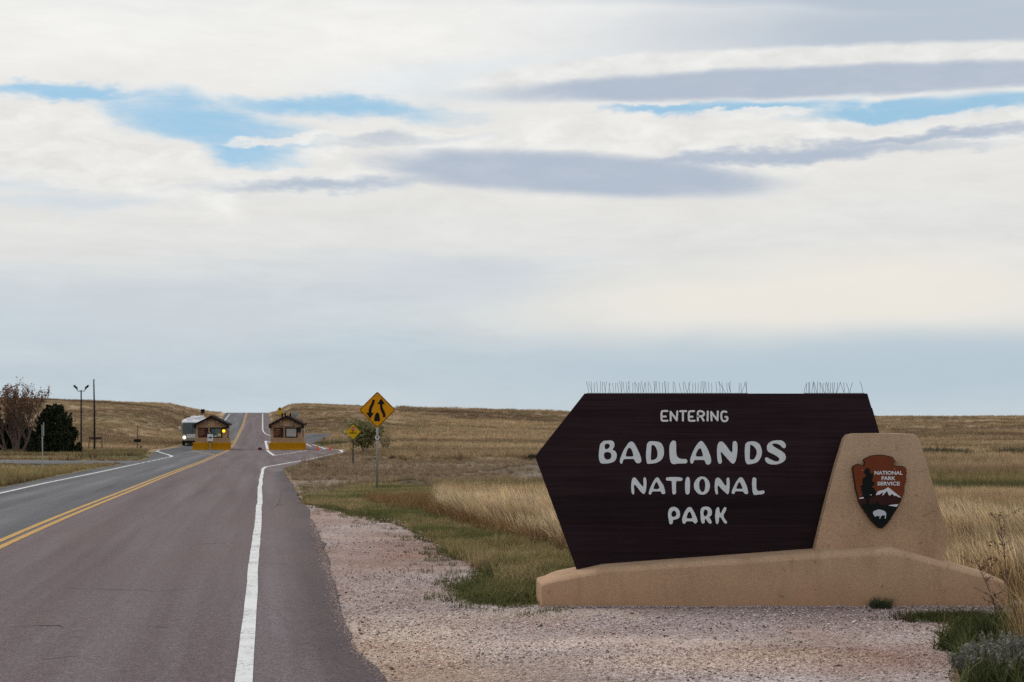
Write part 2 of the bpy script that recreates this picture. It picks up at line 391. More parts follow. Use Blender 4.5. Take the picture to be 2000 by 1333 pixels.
def gravel_mat():
    m, nt, b, o = newmat('pink_gravel')
    vo = nnode(nt, 'ShaderNodeTexVoronoi'); tc = nnode(nt, 'ShaderNodeTexCoord'); nt.links.new(tc.outputs['Object'], vo.inputs['Vector']); vo.inputs['Scale'].default_value = 42
    pt = noise_n(nt, .55, 6, .62); red = noise_n(nt, .35, 4, .6, dist=.6); fine = noise_n(nt, 70, 4, .7); pale = noise_n(nt, .5, 5, .6, mscale=(.45, 1.4, 1))
    c = ramp(nt, pt.outputs[0], [(.36, (.33, .245, .215)), (.5, (.41, .325, .300)), (.64, (.48, .41, .39))])
    c = mixc(nt, ramp(nt, red.outputs[0], [(.52, (0, 0, 0)), (.72, (.75, .75, .75))]), c, (.40, .24, .175))
    c = mixc(nt, ramp(nt, pale.outputs[0], [(.54, (0, 0, 0)), (.70, (.7, .7, .7))]), c, (.56, .455, .36))
    c = mixc(nt, .55, c, mixc(nt, 1.0, c, ramp(nt, vo.outputs['Color'], [(.1, (.35, .33, .33)), (.5, (.95, .93, .92)), (.9, (1.6, 1.6, 1.6))]), 'MULTIPLY'))
    c = mixc(nt, .5, c, mixc(nt, 1.0, c, ramp(nt, fine.outputs[0], [(.32, (.35, .35, .35)), (.65, (1.5, 1.5, 1.5))]), 'MULTIPLY'))
    gt = nnode(nt, 'ShaderNodeAttribute', attribute_name='gtint'); c = mixc(nt, 1.0, c, gt.outputs['Color'], 'MULTIPLY')
    nt.links.new(c, b.inputs['Base Color']); b.inputs['Roughness'].default_value = .95; b.inputs['Specular IOR Level'].default_value = .2
    bump(nt, b, vo.outputs['Distance'], .7, .02)
    return m

def ground_mat():
    m, nt, b, o = newmat('prairie_ground')
    at = nnode(nt, 'ShaderNodeAttribute', attribute_name='gcol')
    f = noise_n(nt, 3.0, 8, .7); g = noise_n(nt, .25, 8, .66, mscale=(.5, 1.2, 1)); fi = noise_n(nt, 22, 4, .7)
    c = mixc(nt, 1.0, at.outputs['Color'], ramp(nt, f.outputs[0], [(.3, (.62, .60, .58)), (.5, (1, 1, 1)), (.72, (1.35, 1.34, 1.3))]), 'MULTIPLY')
    c = mixc(nt, 1.0, c, ramp(nt, g.outputs[0], [(.32, (.70, .68, .64)), (.5, (1, 1, 1)), (.7, (1.22, 1.22, 1.2))]), 'MULTIPLY')
    c = mixc(nt, .6, c, mixc(nt, 1.0, c, ramp(nt, fi.outputs[0], [(.3, (.5, .5, .5)), (.7, (1.5, 1.5, 1.5))]), 'MULTIPLY'))
    nt.links.new(c, b.inputs['Base Color']); b.inputs['Roughness'].default_value = 1.0; b.inputs['Specular IOR Level'].default_value = .05
    bump(nt, b, f.outputs[0], .8, .15)
    return m

def grass_mat(name, stops, trans=.25):
    """colour along the blade (hgt) times the tuft's own tint"""
    m, nt, b, o = newmat(name)
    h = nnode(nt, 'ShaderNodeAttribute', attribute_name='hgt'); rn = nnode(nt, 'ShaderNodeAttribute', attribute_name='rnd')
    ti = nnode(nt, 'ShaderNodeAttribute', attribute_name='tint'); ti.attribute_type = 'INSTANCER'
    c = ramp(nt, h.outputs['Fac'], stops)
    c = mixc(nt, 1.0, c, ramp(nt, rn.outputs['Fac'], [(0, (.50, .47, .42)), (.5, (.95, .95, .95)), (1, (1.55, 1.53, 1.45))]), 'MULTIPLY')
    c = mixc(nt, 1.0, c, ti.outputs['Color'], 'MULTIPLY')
    nt.links.new(c, b.inputs['Base Color']); b.inputs['Roughness'].default_value = .8; b.inputs['Specular IOR Level'].default_value = .15
    t = nnode(nt, 'ShaderNodeBsdfTranslucent'); nt.links.new(c, t.inputs[0])
    mx = nnode(nt, 'ShaderNodeMixShader'); mx.inputs[0].default_value = trans
    nt.links.new(b.outputs[0], mx.inputs[1]); nt.links.new(t.outputs[0], mx.inputs[2]); nt.links.new(mx.outputs[0], o.inputs[0])
    return m

def leaf_mat(name, lo, hi, trans=.2):
    m, nt, b, o = newmat(name)
    rn = nnode(nt, 'ShaderNodeAttribute', attribute_name='rnd')
    c = ramp(nt, rn.outputs['Fac'], [(0, lo), (1, hi)])
    nt.links.new(c, b.inputs['Base Color']); b.inputs['Roughness'].default_value = .7; b.inputs['Specular IOR Level'].default_value = .2
    t = nnode(nt, 'ShaderNodeBsdfTranslucent'); nt.links.new(c, t.inputs[0])
    mx = nnode(nt, 'ShaderNodeMixShader'); mx.inputs[0].default_value = trans
    nt.links.new(b.outputs[0], mx.inputs[1]); nt.links.new(t.outputs[0], mx.inputs[2]); nt.links.new(mx.outputs[0], o.inputs[0])
    return m

M = {}
M['stucco'] = stucco(); M['wood'] = wood_dark(); M['asphalt'] = asphalt(); M['gravel'] = gravel_mat(); M['ground'] = ground_mat()
M['white_line'] = paint_line('worn_white_road_paint', (.70, .70, .68), (.15, .12, .12), .585)
M['yellow_line'] = paint_line('worn_yellow_road_paint', (.50, .27, .035), (.10, .085, .08), .60)
M['letter'] = plain('white_letter_paint', (.60, .64, .66), .7, .07, 30, spec=.2)
M['letter_small'] = plain('grey_white_letter_paint', (.66, .655, .66), .7, .05, 30, spec=.3)

# ------------------------------------------------------------------ the lie of the land
_Y = np.arange(-40, 1400, 1.0)
_z = np.interp(_Y, [-40, 0, 20, 150, 166, 286, 300, 345, 430, 800, 1400], [0, 0, 0, -1.77, -1.74, 2.40, 2.50, 1.9, -1.5, -12, -25])
for _ in range(2): _z = np.convolve(np.pad(_z, 6, mode='edge'), np.ones(13) / 13, mode='valid')
def zr(Y): return np.interp(Y, _Y, _z)          # height of the road along its length

def gp(px, py, near=4.0):
    """where the sight line through a photo point meets the road's grade"""
    ys = np.concatenate([np.arange(near, 60, .02), np.arange(60, 310, .05)])
    rows = HZN + FPX * (EYE - zr(ys)) / ys
    k = np.nonzero(rows <= py)[0]
    Y = ys[k[0]] if len(k) else 300.0
    return ((px - 1000) / FPX * Y, Y)

def at(px, py, Y): return ((px - 1000) / FPX * Y, Y, EYE - (py - HZN) / FPX * Y)

def vnoise(x, y, seed=0):
    xi = np.floor(x).astype(np.int64); yi = np.floor(y).astype(np.int64); xf = x - xi; yf = y - yi
    def hsh(a, b):
        n = (a * 374761393 + b * 668265263 + seed * 144665) & 0x7fffffff
        n = ((n ^ (n >> 13)) * 1274126177) & 0x7fffffff
        return ((n ^ (n >> 16)) & 0xffff) / 65535.0
    u = xf * xf * (3 - 2 * xf); v = yf * yf * (3 - 2 * yf)
    return (hsh(xi, yi) * (1 - u) + hsh(xi + 1, yi) * u) * (1 - v) + (hsh(xi, yi + 1) * (1 - u) + hsh(xi + 1, yi + 1) * u) * v
def fbm(x, y, seed=0, o=4):
    s = 0; a = .5; t = 0
    for i in range(o): s = s + a * vnoise(x * 2 ** i, y * 2 ** i, seed + i * 17); t += a; a *= .55
    return s / t
def sstep(a, b, x):
    t = np.clip((x - a) / (b - a), 0, 1); return t * t * (3 - 2 * t)

# asphalt edges and paint, read off as points on the road's grade
EDGE_R = [gp(*p) for p in [(750, 1333), (702, 1280), (668, 1215), (655, 1165), (649, 1130), (630, 1070), (612, 1020), (600, 995), (583, 972), (570, 947), (558, 930), (552, 917),
                           (590, 905), (645, 894), (676, 886), (671, 880), (645, 877), (617, 870), (599, 863), (560, 858), (534, 851), (530, 838), (525, 809)]]
EDGE_L = [gp(*p) for p in [(0, 955), (87, 937), (175, 919), (254, 906), (285, 899), (298, 888), (306, 880), (348, 874), (372, 866), (405, 850), (427, 830), (439, 810)]]
CENTRE = [gp(*p) for p in [(0, 1067), (152, 1000), (254, 959), (317, 933), (358, 917), (392, 904), (422, 891), (442, 882.5), (451, 875), (462, 858), (474, 833), (481, 809)]]
def fn(pts):
    a = np.array(sorted(pts, key=lambda p: p[1]))
    y0, y1 = a[0], a[1]; e0 = y0 + (y0 - y1) / (y1[1] - y0[1]) * (y0[1] + 30)       # carried on straight past the camera
    yn = a[-1] + (a[-1] - a[-2]) / (a[-1][1] - a[-2][1]) * 120
    a = np.vstack([e0, a, yn]); return lambda Y: np.interp(Y, a[:, 1], a[:, 0])
_c = fn(CENTRE)
xc = lambda Y: sum(_c(Y + d) for d in (-3, -1.5, 0, 1.5, 3)) / 5
# left of the photo the asphalt keeps the width it has where it enters it
_l = fn(EDGE_L); wl = xc(EDGE_L[0][1]) - EDGE_L[0][0]
xl = lambda Y: np.where(Y < EDGE_L[0][1], xc(Y) - wl, _l(Y))
EDGE_R = [(EDGE_R[0][0] + 0.25, EDGE_R[0][1] - 5)] + EDGE_R
xr = fn(EDGE_R)

RIDGE = np.array([(-900, 774), (-200, 776), (0, 778), (100, 779), (200, 783), (330, 789), (430, 792), (520, 791), (600, 790), (690, 793), (770, 796), (900, 800), (1110, 806), (1400, 812), (1720, 815), (2000, 815), (3000, 815)], float)
RDIST = np.array([(-900, 240), (0, 255), (300, 268), (430, 285), (525, 292), (700, 300), (1100, 420), (1700, 620), (2400, 700)], float)
def ucol(x, Y): return 1000 + FPX * x / np.maximum(Y, 40)
def hill(x, Y):
    u = ucol(x, Y); Rr = np.interp(u, RDIST[:, 0], RDIST[:, 1]); E = EYE + (HZN - np.interp(u, RIDGE[:, 0], RIDGE[:, 1])) / FPX * Rr
    base = np.interp(np.minimum(Y, 150), _Y, _z)
    t = np.clip((Y - 150) / (Rr - 150), 0, 1); t = t * t * (3 - 2 * t) * .55 + t * .45
    z = base + (E - base) * t - np.maximum(Y - Rr, 0) * .02
    a = np.clip((Y - 55) / 90, 0, 1)
    und = (fbm(x / 38 + 3, Y / 17, 5, 3) - .5) * 3.0 + (fbm(x / 13, Y / 7 + 7, 9, 3) - .5) * 1.3
    z = z + a * und * (1 - .75 * sstep(.75, 1.0, t)) * np.clip(.4 + t * 1.4, 0, 1)
    # two grassy swells on the left slope
    for cx, cy, rx, ry, hh in ((-52, 205, 13, 9, 1.1), (-78, 215, 16, 8, .7), (-66, 182, 20, 6, .5)):
        z = z + hh * np.exp(-((x - cx) / rx) ** 2 - ((Y - cy) / ry) ** 2)
    # spoil heaps on the flat beyond the tall grass
    for px, py, rx, ry, hh in ((1040, 925, 1.7, 2.2, .33), (1000, 931, 2.2, 1.4, .25), (985, 952, 2.2, 1.1, .20), (795, 950, .8, .9, .26), (1085, 915, 1.8, 2.2, .28)):
        gx, gy = gp(px, py); z = z + hh * np.exp(-((x - gx) / rx) ** 2 - ((Y - gy) / ry) ** 2) * (.7 + .6 * fbm(x * 1.5, Y * 1.5, 3, 3))
    return z
def height(x, Y):
    x = np.asarray(x, float); Y = np.asarray(Y, float)
    L_ = xl(Y) - 1.0; R_ = xr(Y) + .8
    w = np.maximum(sstep(0, 11, L_ - x), sstep(0, 4.5, x - R_))
    z = zr(Y) * (1 - w) + hill(x, Y) * w
    # shallow roadside ditch on the left, flat everywhere near the sign
    d = L_ - x; z = z - .22 * np.exp(-((d - 3.5) / 1.8) ** 2) * sstep(25, 45, Y) * (1 - sstep(75, 84, Y))
    return z

def inside(poly, x, y):
    p = np.asarray(poly); r = np.zeros(np.shape(x), bool); j = len(p) - 1
    for i in range(len(p)):
        c = ((p[i, 1] > y) != (p[j, 1] > y)); dy = p[j, 1] - p[i, 1]
        r ^= c & (x < (p[j, 0] - p[i, 0]) * (y - p[i, 1]) / (dy if abs(dy) > 1e-9 else 1e-9) + p[i, 0]); j = i
    return r
G = lambda L_: [gp(*p) for p in L_]
SIDE_LEFT = [(gp(300, 898)[0] + 3, gp(300, 898)[1])] + G([(254, 901)]) + [(gp(0, 901)[0], gp(0, 901)[1]), (-75, gp(0, 901)[1] + 3), (-75, gp(0, 906)[1] + 2), gp(0, 906), gp(200, 906.5), gp(256, 906.5)] + [(gp(256, 906.5)[0] + 3, gp(256, 906.5)[1])]
SIDE_RIGHT = G([(585, 866), (612, 867), (640, 861), (652, 857), (646, 852), (615, 851), (585, 851), (540, 854)])
GRAVEL = G([(548, 925), (567, 960), (585, 985), (660, 995), (735, 1012), (800, 1034), (850, 1062), (905, 1096), (960, 1125), (985, 1140), (930, 1148), (922, 1166), (960, 1177), (1040, 1178)]) + \
         [(.6, 14.6), (5.2, 14.6), (5.6, 13.6)] + G([(1905, 1205), (1880, 1222), (1905, 1245), (1872, 1275), (1862, 1333)]) + [(3.3, 8.0), (3.1, 3), (2.9, -8), (-1.6, -8), (-1.6, 6), (-2.2, 12), (-3.2, 18), (-4.6, 28), (-6.4, 38)]
GREEN = G([(600, 975), (650, 965), (700, 952), (800, 955), (862, 962), (850, 992), (900, 1020), (960, 1042), (1060, 1070), (1180, 1090), (1180, 1180), (1046, 1180), (925, 1172), (985, 1135), (905, 1098), (850, 1066), (800, 1036), (735, 1014), (660, 998), (600, 990)])
TALL = G([(845, 990), (905, 1000), (1000, 1005), (1130, 1008)]) + [(3.2, 27.0), (4.6, 23.0), (13, 22.5), (20, 22.5), (20, 14.9), (4.9, 14.95), (1.2, 15.2), (1.0, 17.0)] + G([(1110, 1083), (1060, 1069), (980, 1047), (920, 1028), (868, 1008)])
RUST = G([(700, 978), (850, 985), (905, 1000), (1000, 1030), (1115, 1062), (1130, 1095), (1060, 1078), (980, 1056), (905, 1032), (840, 1012), (760, 1000)])
MOWN = G([(553, 917), (600, 905), (660, 893), (700, 889), (800, 898), (950, 895), (1200, 895), (1300, 948), (1100, 950), (900, 958), (760, 960), (690, 952), (600, 978), (578, 975)])
BAND_R1 = (37.5, 41.5); BAND_R2 = (44, 49)

# bare earth on the flat: pale spoil, a dark bank, grey rubble (photo point, half sizes, colour of the soil)
MOUNDS = [(970, 951, 1.9, 2.2, (.36, .30, .225)), (1000, 928, 1.9, 2.6, (.13, .105, .075)), (1050, 935, 1.2, 2.0, (.33, .29, .26)), (1075, 922, 1.6, 3.0, (.30, .26, .23)), (985, 922, 1.0, 2.5, (.17, .14, .10)),
          (790, 944, .9, 1.6, (.33, .27, .20)), (797, 952, .55, .8, (.11, .085, .065)), (1040, 950, 1.0, 1.2, (.34, .28, .21)), (620, 945, 1.6, 4.0, (.30, .235, .185)), (650, 960, 1.5, 2.0, (.28, .22, .17))]
def gravel_tone(x, Y):
    """tone of the gravel itself: reddish dirt worn through, pale dusty wheel tracks"""
    k = np.ones(np.shape(x) + (3,)); n = fbm(x / 1.1, Y / .8, 14)
    for px, py, rx, ry, col in [(735, 1075, 1.5, 5.5, (.80, .70, .66)), (640, 1010, 1.0, 8, (.86, .79, .75)), (1660, 1290, 1.3, .8, (.90, .76, .70)), (1100, 1262, 2.2, .5, (1.28, 1.25, 1.18)), (820, 1240, 1.0, 1.2, (1.18, 1.13, 1.0)), (760, 1300, .8, 1.4, (1.15, 1.08, .93)), (1350, 1300, 1.6, .5, (1.2, 1.15, 1.08)), (900, 1320, .7, .5, (1.2, 1.12, .98)), (1250, 1215, 2.0, .6, (1.0, 1.0, 1.03))]:
        gx, gy = gp(px, py); w = sstep(1.25, .3, np.hypot((x - gx) / rx, (Y - gy) / ry) + 1.1 * (n - .5))[..., None]; k = k * (1 - w) + np.array(col) * w
    return k * (.97)

def tints(x, Y):
    """tan, brown, olive or green growth at a place; its dark bands also imitate relief shade"""
    tan = np.array([.375, .278, .175]); brn = np.array([.240, .170, .108]); oli = np.array([.19, .155, .072]); grn = np.array([.080, .095, .033])
    gry = np.array([.29, .225, .16]); rus = np.array([.235, .145, .080])
    n1 = fbm(x / 34, Y / 9, 21)[..., None]; n2 = fbm(x / 9, Y / 6, 33)[..., None]; n3 = fbm(x / 60 + 9, Y / 26, 41)[..., None]
    c = tan * (1 - sstep(.40, .60, n1)) + brn * sstep(.40, .60, n1)  # long brown growth patches, contrast raised to suggest shaded slopes
    c = c * (1 - .5 * sstep(.52, .75, n2)) + oli * .5 * sstep(.52, .75, n2)
    c = c * (1 + .7 * (n3 - .5))
    def over(c, mask, col, k):
        w = (mask * k)[..., None] if np.ndim(mask) else k; return c * (1 - w) + col * w
    ins = lambda p: inside(p, x, Y).astype(float)
    m = ins(MOWN); c = over(c, m, gry * .85 * (.8 + .5 * n2), .6); c = over(c, m * (n2[..., 0] > .56), brn * .8, .6)
    m = (Y > 38) & (Y < 47) & (x > -9) & (x < 14); c = over(c, m.astype(float) * sstep(.35, .6, n2[..., 0]), oli * .9, .7)
    u = ucol(x, Y); rt = sstep(1500, 1700, u)
    c = over(c, rt * (Y > 36.5) * (Y < 41.5), grn * .75, .75); c = over(c, rt * (Y > 41.5) * (Y < 52), oli * 1.05, .75)
    # left verge, lawn by the trees
    v = xl(Y) - x
    c = over(c, ((v > -1) & (v < 14) & (Y < 84)).astype(float), oli * 1.15 * (.7 + .7 * n2), .75)
    c = over(c, ((v > 0) & (v < 70) & (Y > 90) & (Y < 138)).astype(float), oli * .95 * (.85 + .4 * n2), .8)
    c = over(c, sstep(.9, .2, np.hypot((x - gp(255, 893)[0]) / 7, (Y - gp(255, 893)[1]) / 8)), grn * .95, .9)
    c = over(c, sstep(1.0, .3, np.hypot((x - gp(640, 869)[0]) / 3.5, (Y - gp(640, 869)[1]) / 6)), grn, .8)
    c = over(c, ins(RUST), rus, .4)
    g = ins(GREEN); c = over(c, g * sstep(.25, .6, n2[..., 0] + .12), grn * (.8 + .6 * n1), .85)
    for px, py, rx, ry, col in MOUNDS:
        gx, gy = gp(px, py); w = sstep(1.1, .55, np.hypot((x - gx) / rx, (Y - gy) / ry) + .5 * (n2[..., 0] - .5)); c = over(c, w, np.array(col), .85)
    return np.clip(c, .01, 1)

# ------------------------------------------------------------------ ground sheet, reaching past the last ridge
def bigmesh(name, V, F4, m, smooth=True):
    me = bpy.data.meshes.new(name); V = np.asarray(V, np.float32); F4 = np.asarray(F4, np.int32)
    me.vertices.add(len(V)); me.vertices.foreach_set('co', V.ravel())
    k = F4.shape[1]; me.loops.add(F4.size); me.loops.foreach_set('vertex_index', F4.ravel())
    me.polygons.add(len(F4)); me.polygons.foreach_set('loop_start', np.arange(0, F4.size, k, dtype=np.int32))
    me.polygons.foreach_set('use_smooth', np.full(len(F4), smooth)); me.update(calc_edges=True); me.validate()
    if m: me.materials.append(m)
    return me
def grid_faces(r, c):
    i = np.arange(r - 1)[:, None] * c + np.arange(c - 1)[None]; i = i.ravel(); return np.stack([i, i + 1, i + c + 1, i + c], 1)
def set_attr(me, name, typ, data, dom='POINT'):
    a = me.attributes.new(name, typ, dom); key = {'FLOAT': 'value', 'FLOAT_COLOR': 'color', 'FLOAT_VECTOR': 'vector', 'INT': 'value'}[typ]
    a.data.foreach_set(key, np.asarray(data).ravel())

def build_ground():
    ys = [-20.0]
    while ys[-1] < 5: ys.append(ys[-1] + 1)
    while ys[-1] < 1000: ys.append(ys[-1] + max(.3, .0105 * ys[-1]))
    while ys[-1] < 3500: ys.append(ys[-1] * 1.15)
    ys = np.array(ys); t = np.linspace(-1, 1, 300)
    X = t[None] * (np.maximum(ys, 0) * .47 + 28)[:, None]; Y = np.repeat(ys[:, None], len(t), 1)
    Z = height(X, Y)
    Z -= .14 * ((X > xl(Y) + .2) & (X < xr(Y) - .2)); Z -= .14 * inside(SIDE_LEFT, X, Y); Z -= .10 * inside(SIDE_RIGHT, X, Y)
    me = bigmesh('ground', np.stack([X, Y, Z], -1).reshape(-1, 3), grid_faces(*X.shape), M['ground'])
    c = tints(X, Y); c = np.concatenate([c, np.ones(c.shape[:-1] + (1,))], -1)
    set_attr(me, 'gcol', 'FLOAT_COLOR', c.astype(np.float32))
    return tag(link('ground', me), 'dry prairie ground rolling away to the low hills', kind='structure')
ground = build_ground()

def build_road():
    ys = np.concatenate([np.arange(-20, 60, .12), np.arange(60, 330, .7)]); n = 41
    L_ = xl(ys); R_ = xr(ys)
    jag = (fbm(ys * .8, ys * 0, 3, 5) - .5) * .16 * sstep(-10, 10, ys); R_ = R_ + jag; L_ = L_ + (fbm(ys * 1.1, ys * 0 + 5, 4) - .5) * .2
    t = np.linspace(0, 1, n); X = L_[:, None] * (1 - t) + R_[:, None] * t; Y = np.repeat(ys[:, None], n, 1)
    Z = zr(Y) + .028
    # skirts down into the soil so the edge shows its thickness
    X = np.hstack([X[:, :1] - .03, X, X[:, -1:] + .03]); Y = np.hstack([Y[:, :1], Y, Y[:, -1:]]); Z = np.hstack([Z[:, :1] - .2, Z, Z[:, -1:] - .2])
    F = grid_faces(*X.shape)
    me = bigmesh('road', np.stack([X, Y, Z], -1).reshape(-1, 3), F, M['asphalt'], False)
    uv = np.stack([X - xc(Y), Y], -1).reshape(-1, 2); l = me.uv_layers.new(name='lane'); l.data.foreach_set('uv', uv[F.ravel()].astype(np.float32).ravel())
    set_attr(me, 'edge', 'FLOAT', (np.repeat(R_[:, None], X.shape[1], 1) - X + 40 * sstep(62, 75, Y)).astype(np.float32).ravel())
    return tag(link('road', me), 'two lane asphalt park road running over the hill', kind='structure')
road = build_road()

def sheet_poly(name, poly, m, lift, label, jit=.0, step=1.0, uoff=0.0, hf=height):
    """draped sheet over a polygon: outline plus interior points, triangulated"""
    pts = []; P = [np.array(p, float) for p in poly]
    for i in range(len(P)):
        a, b = P[i], P[(i + 1) % len(P)]; k = max(1, int(np.linalg.norm(b - a) / step))
        for j in range(k):
            p = a + (b - a) * j / k; pts.append((p[0] + jit * (float(fbm(p[0] * 2.2, p[1] * 2.2, 8)) - .5) * 2, p[1] + jit * 2 * (float(fbm(p[0] * 2.2, p[1] * 2.2, 11)) - .5)))
    tr = tessellate_polygon([[Vector((p[0], p[1], 0)) for p in pts]])
    A = np.array(pts); Z = hf(A[:, 0], A[:, 1]) + lift
    me = mesh_from(name, np.column_stack([A, Z]), tr)
    bm = bmesh.new(); bm.from_mesh(me)
    bmesh.ops.recalc_face_normals(bm, faces=bm.faces)
    for f in bm.faces:
        if f.normal.z < 0: f.normal_flip()
    for _ in range(7 if step < .5 else 3):
        es = [e for e in bm.edges if e.calc_length() > max(step * 1.6, .02 * abs(e.verts[0].co.y))]
        if not es: break
        bmesh.ops.subdivide_edges(bm, edges=es, cuts=1); bmesh.ops.triangulate(bm, faces=[f for f in bm.faces if len(f.verts) > 3])
    bv = list(bm.verts); hz = hf(np.array([v.co.x for v in bv]), np.array([v.co.y for v in bv])) + lift
    for v, h_ in zip(bv, hz): v.co.z = float(h_)
    el = bm.verts.layers.float.new('edge')
    for v in bm.verts: v[el] = 40.0
    uvl = bm.loops.layers.uv.new('lane')
    for f in bm.faces:
        for lp in f.loops: lp[uvl].uv = (lp.vert.co.x * 0 + uoff + (lp.vert.co.y % 3) * .3, lp.vert.co.x)
    bm.to_mesh(me); bm.free()
    return tag(link(name, me, m), label, kind='structure')
side1 = sheet_poly('side_road', SIDE_LEFT, M['asphalt'], .012, 'narrow side road leaving the park road to the left', uoff=-3.0, step=2)
side2 = sheet_poly('side_road', SIDE_RIGHT, M['asphalt'], .02, 'side road turning off to the right behind the right booth', uoff=-2.6, step=2)
GRAVEL_FINE = True
gravel = sheet_poly('gravel_lot', GRAVEL, M['gravel'], .010, 'pink gravel pull-out between the road and the entrance sign', jit=.12, step=.3)
_co = np.zeros(len(gravel.data.vertices) * 3, np.float32); gravel.data.vertices.foreach_get('co', _co); _co = _co.reshape(-1, 3); _t = gravel_tone(_co[:, 0], _co[:, 1])
set_attr(gravel.data, 'gtint', 'FLOAT_COLOR', np.concatenate([_t, np.ones((len(_t), 1))], 1).astype(np.float32))

# ------------------------------------------------------------------ painted lines (children of the road)
def stripe(name, pts, w, m, lift=.033, off=0.0, smooth=True, dash=None, wob=.0, parent=road):
    P = np.array(pts, float); s = np.concatenate([[0], np.cumsum(np.hypot(*np.diff(P, axis=0).T))])
    n = max(4, int(s[-1] / .5)); t = np.linspace(0, s[-1], n); Q = np.column_stack([np.interp(t, s, P[:, 0]), np.interp(t, s, P[:, 1])])
    if smooth:
        for _ in range(3): Q[1:-1] = (Q[:-2] + 2 * Q[1:-1] + Q[2:]) / 4
    D = np.gradient(Q, axis=0); D /= np.linalg.norm(D, axis=1)[:, None] + 1e-9; Nn = np.column_stack([D[:, 1], -D[:, 0]])
    C_ = Q + Nn * (off + wob * (fbm(t * .25, t * 0, 6) - .5)[:, None] * 2 if wob else off)
    ww = w * (1 + .10 * (fbm(t * 3, t * 0 + 4, 2) - .5))[:, None]
    A = C_ - Nn * ww / 2; B = C_ + Nn * ww / 2
    V = [(a[0], a[1], float(zr(a[1])) + lift) for a in A] + [(b[0], b[1], float(zr(b[1])) + lift) for b in B]
    F = [(i, i + 1, n + i + 1, n + i) for i in range(n - 1) if not dash or (t[i] % dash[0]) < dash[1]]
    me = mesh_from(name, V, F)
    bm = bmesh.new(); bm.from_mesh(me)
    for f in bm.faces:
        f.normal_update()
        if f.normal.z < 0: f.normal_flip()
    bm.to_mesh(me); bm.free()
    return link(name, me, m, parent)
cy = np.concatenate([np.arange(-15, 160, .5), np.arange(160, 312, 2)]); cl = np.column_stack([xc(cy), cy])
stripe('centre_line', cl, .115, M['yellow_line'], off=-.105); stripe('centre_line', cl, .115, M['yellow_line'], off=.105)
near = gp(477, 1333); n2 = gp(484, 1250); dn = (np.array(near) - n2) / (near[1] - n2[1])
EL = [tuple(np.array(near) + dn * -22)] + G([(477, 1333), (484, 1250), (490, 1160), (497, 1080), (503, 1030), (507, 990), (508, 965), (509, 945), (511, 930), (513, 918)])
stripe('edge_line', EL, .122, M['white_line'], wob=.03)
stripe('edge_line', G([(513, 918), (519, 913.5), (540, 910), (600, 899), (630, 892.5), (650, 888), (667, 884.5)]), .16, M['white_line'], smooth=False)
stripe('edge_line', G([(667, 884.5), (670, 883), (664, 879.8)]), .34, M['white_line'], smooth=False)
stripe('edge_line', G([(664, 879.8), (640, 877.5), (610, 869)]), .14, M['white_line'], smooth=False)
stripe('edge_line', G([(513, 808.5), (513, 820), (513, 840), (515, 845), (520, 849), (532, 853)]), .16, M['white_line'], smooth=False)
stripe('island_line', G([(518.5, 862), (520.5, 870), (523, 879)]), .26, M['white_line'], smooth=False)
stripe('island_line', G([(521.5, 880), (527, 885), (535.5, 891)]), .24, M['white_line'], smooth=False)
stripe('island_line', G([(535.5, 891), (560, 887.5), (600, 880.5)]), .16, M['white_line'], smooth=False, dash=(3.2, 2.6))
stripe('island_line', G([(519, 862), (531, 866)]), .2, M['white_line'], smooth=False)
stripe('island_line', G([(598, 868), (608, 873)]), .15, M['white_line'], smooth=False)
stripe('island_line', G([(624, 874), (636, 878), (620, 880.5)]), .14, M['white_line'], smooth=False)
ll = gp(0, 966); wl2 = float(xc(ll[1])) - ll[0]
LL = [(float(xc(y)) - wl2, y) for y in np.arange(-10, ll[1] - 1, 2)] + G([(0, 966), (87, 946), (175, 928), (262, 909)])
stripe('edge_line', LL, .13, M['white_line'])
stripe('edge_line', G([(262, 909), (301, 901), (334, 893.5)]), .13, M['white_line'], smooth=False, dash=(3.5, 2.7))
stripe('edge_line', G([(334, 893.5), (336, 892), (328, 889), (317, 886), (305, 882), (312, 880.5)]), .2, M['white_line'], smooth=False)
stripe('edge_line', G([(432, 833), (438, 823), (449, 809)]), .16, M['white_line'], smooth=False)
stripe('island_line', G([(374, 881.5), (400, 886), (424, 891)]), .14, M['yellow_line'], smooth=False)
stripe('island_line', G([(447, 866), (458, 861)]), .16, M['yellow_line'], smooth=False)

M['crack_road'] = plain('asphalt_crack', (.030, .024, .026), .95, .3, 20)
def road_crack(pts, w=.012):
    rr = random.Random(int(pts[0][0] * 7 + pts[0][1])); Q = []
    for i in range(len(pts) - 1):
        a, b = np.array(gp(*pts[i])), np.array(gp(*pts[i + 1])); k = max(3, int(np.linalg.norm(b - a) / .12))
        for j in range(k): Q.append(a + (b - a) * j / k + np.array([rr.gauss(0, .012), rr.gauss(0, .03)]))
    V = []; F = []
    for i, q in enumerate(Q):
        t = w * rr.uniform(.3, 1.0) * math.sin(math.pi * min(i + .5, len(Q) - .5) / len(Q)) ** .5; z = float(zr(q[1])) + .0315
        V += [(q[0], q[1] - t * 1.3, z), (q[0], q[1] + t * 1.3, z)]
        if i: F.append((2 * i - 2, 2 * i, 2 * i + 1, 2 * i - 1))
    link('crack', mesh_from('crack', V, F), M['crack_road'], road)
road_crack([(20, 1231), (90, 1229), (150, 1236)], .010); road_crack([(290, 1232), (345, 1234)], .007)
road_crack([(130, 1155), (300, 1160), (420, 1154)], .006); road_crack([(520, 1105), (600, 1108)], .007)
road_crack([(150, 1290), (60, 1296)], .007); road_crack([(350, 1068), (480, 1064)], .007)
road_crack([(352, 880.6), (450, 880.2), (524, 880.8)], .07); road_crack([(530, 1000), (545, 985), (551, 960)], .012)

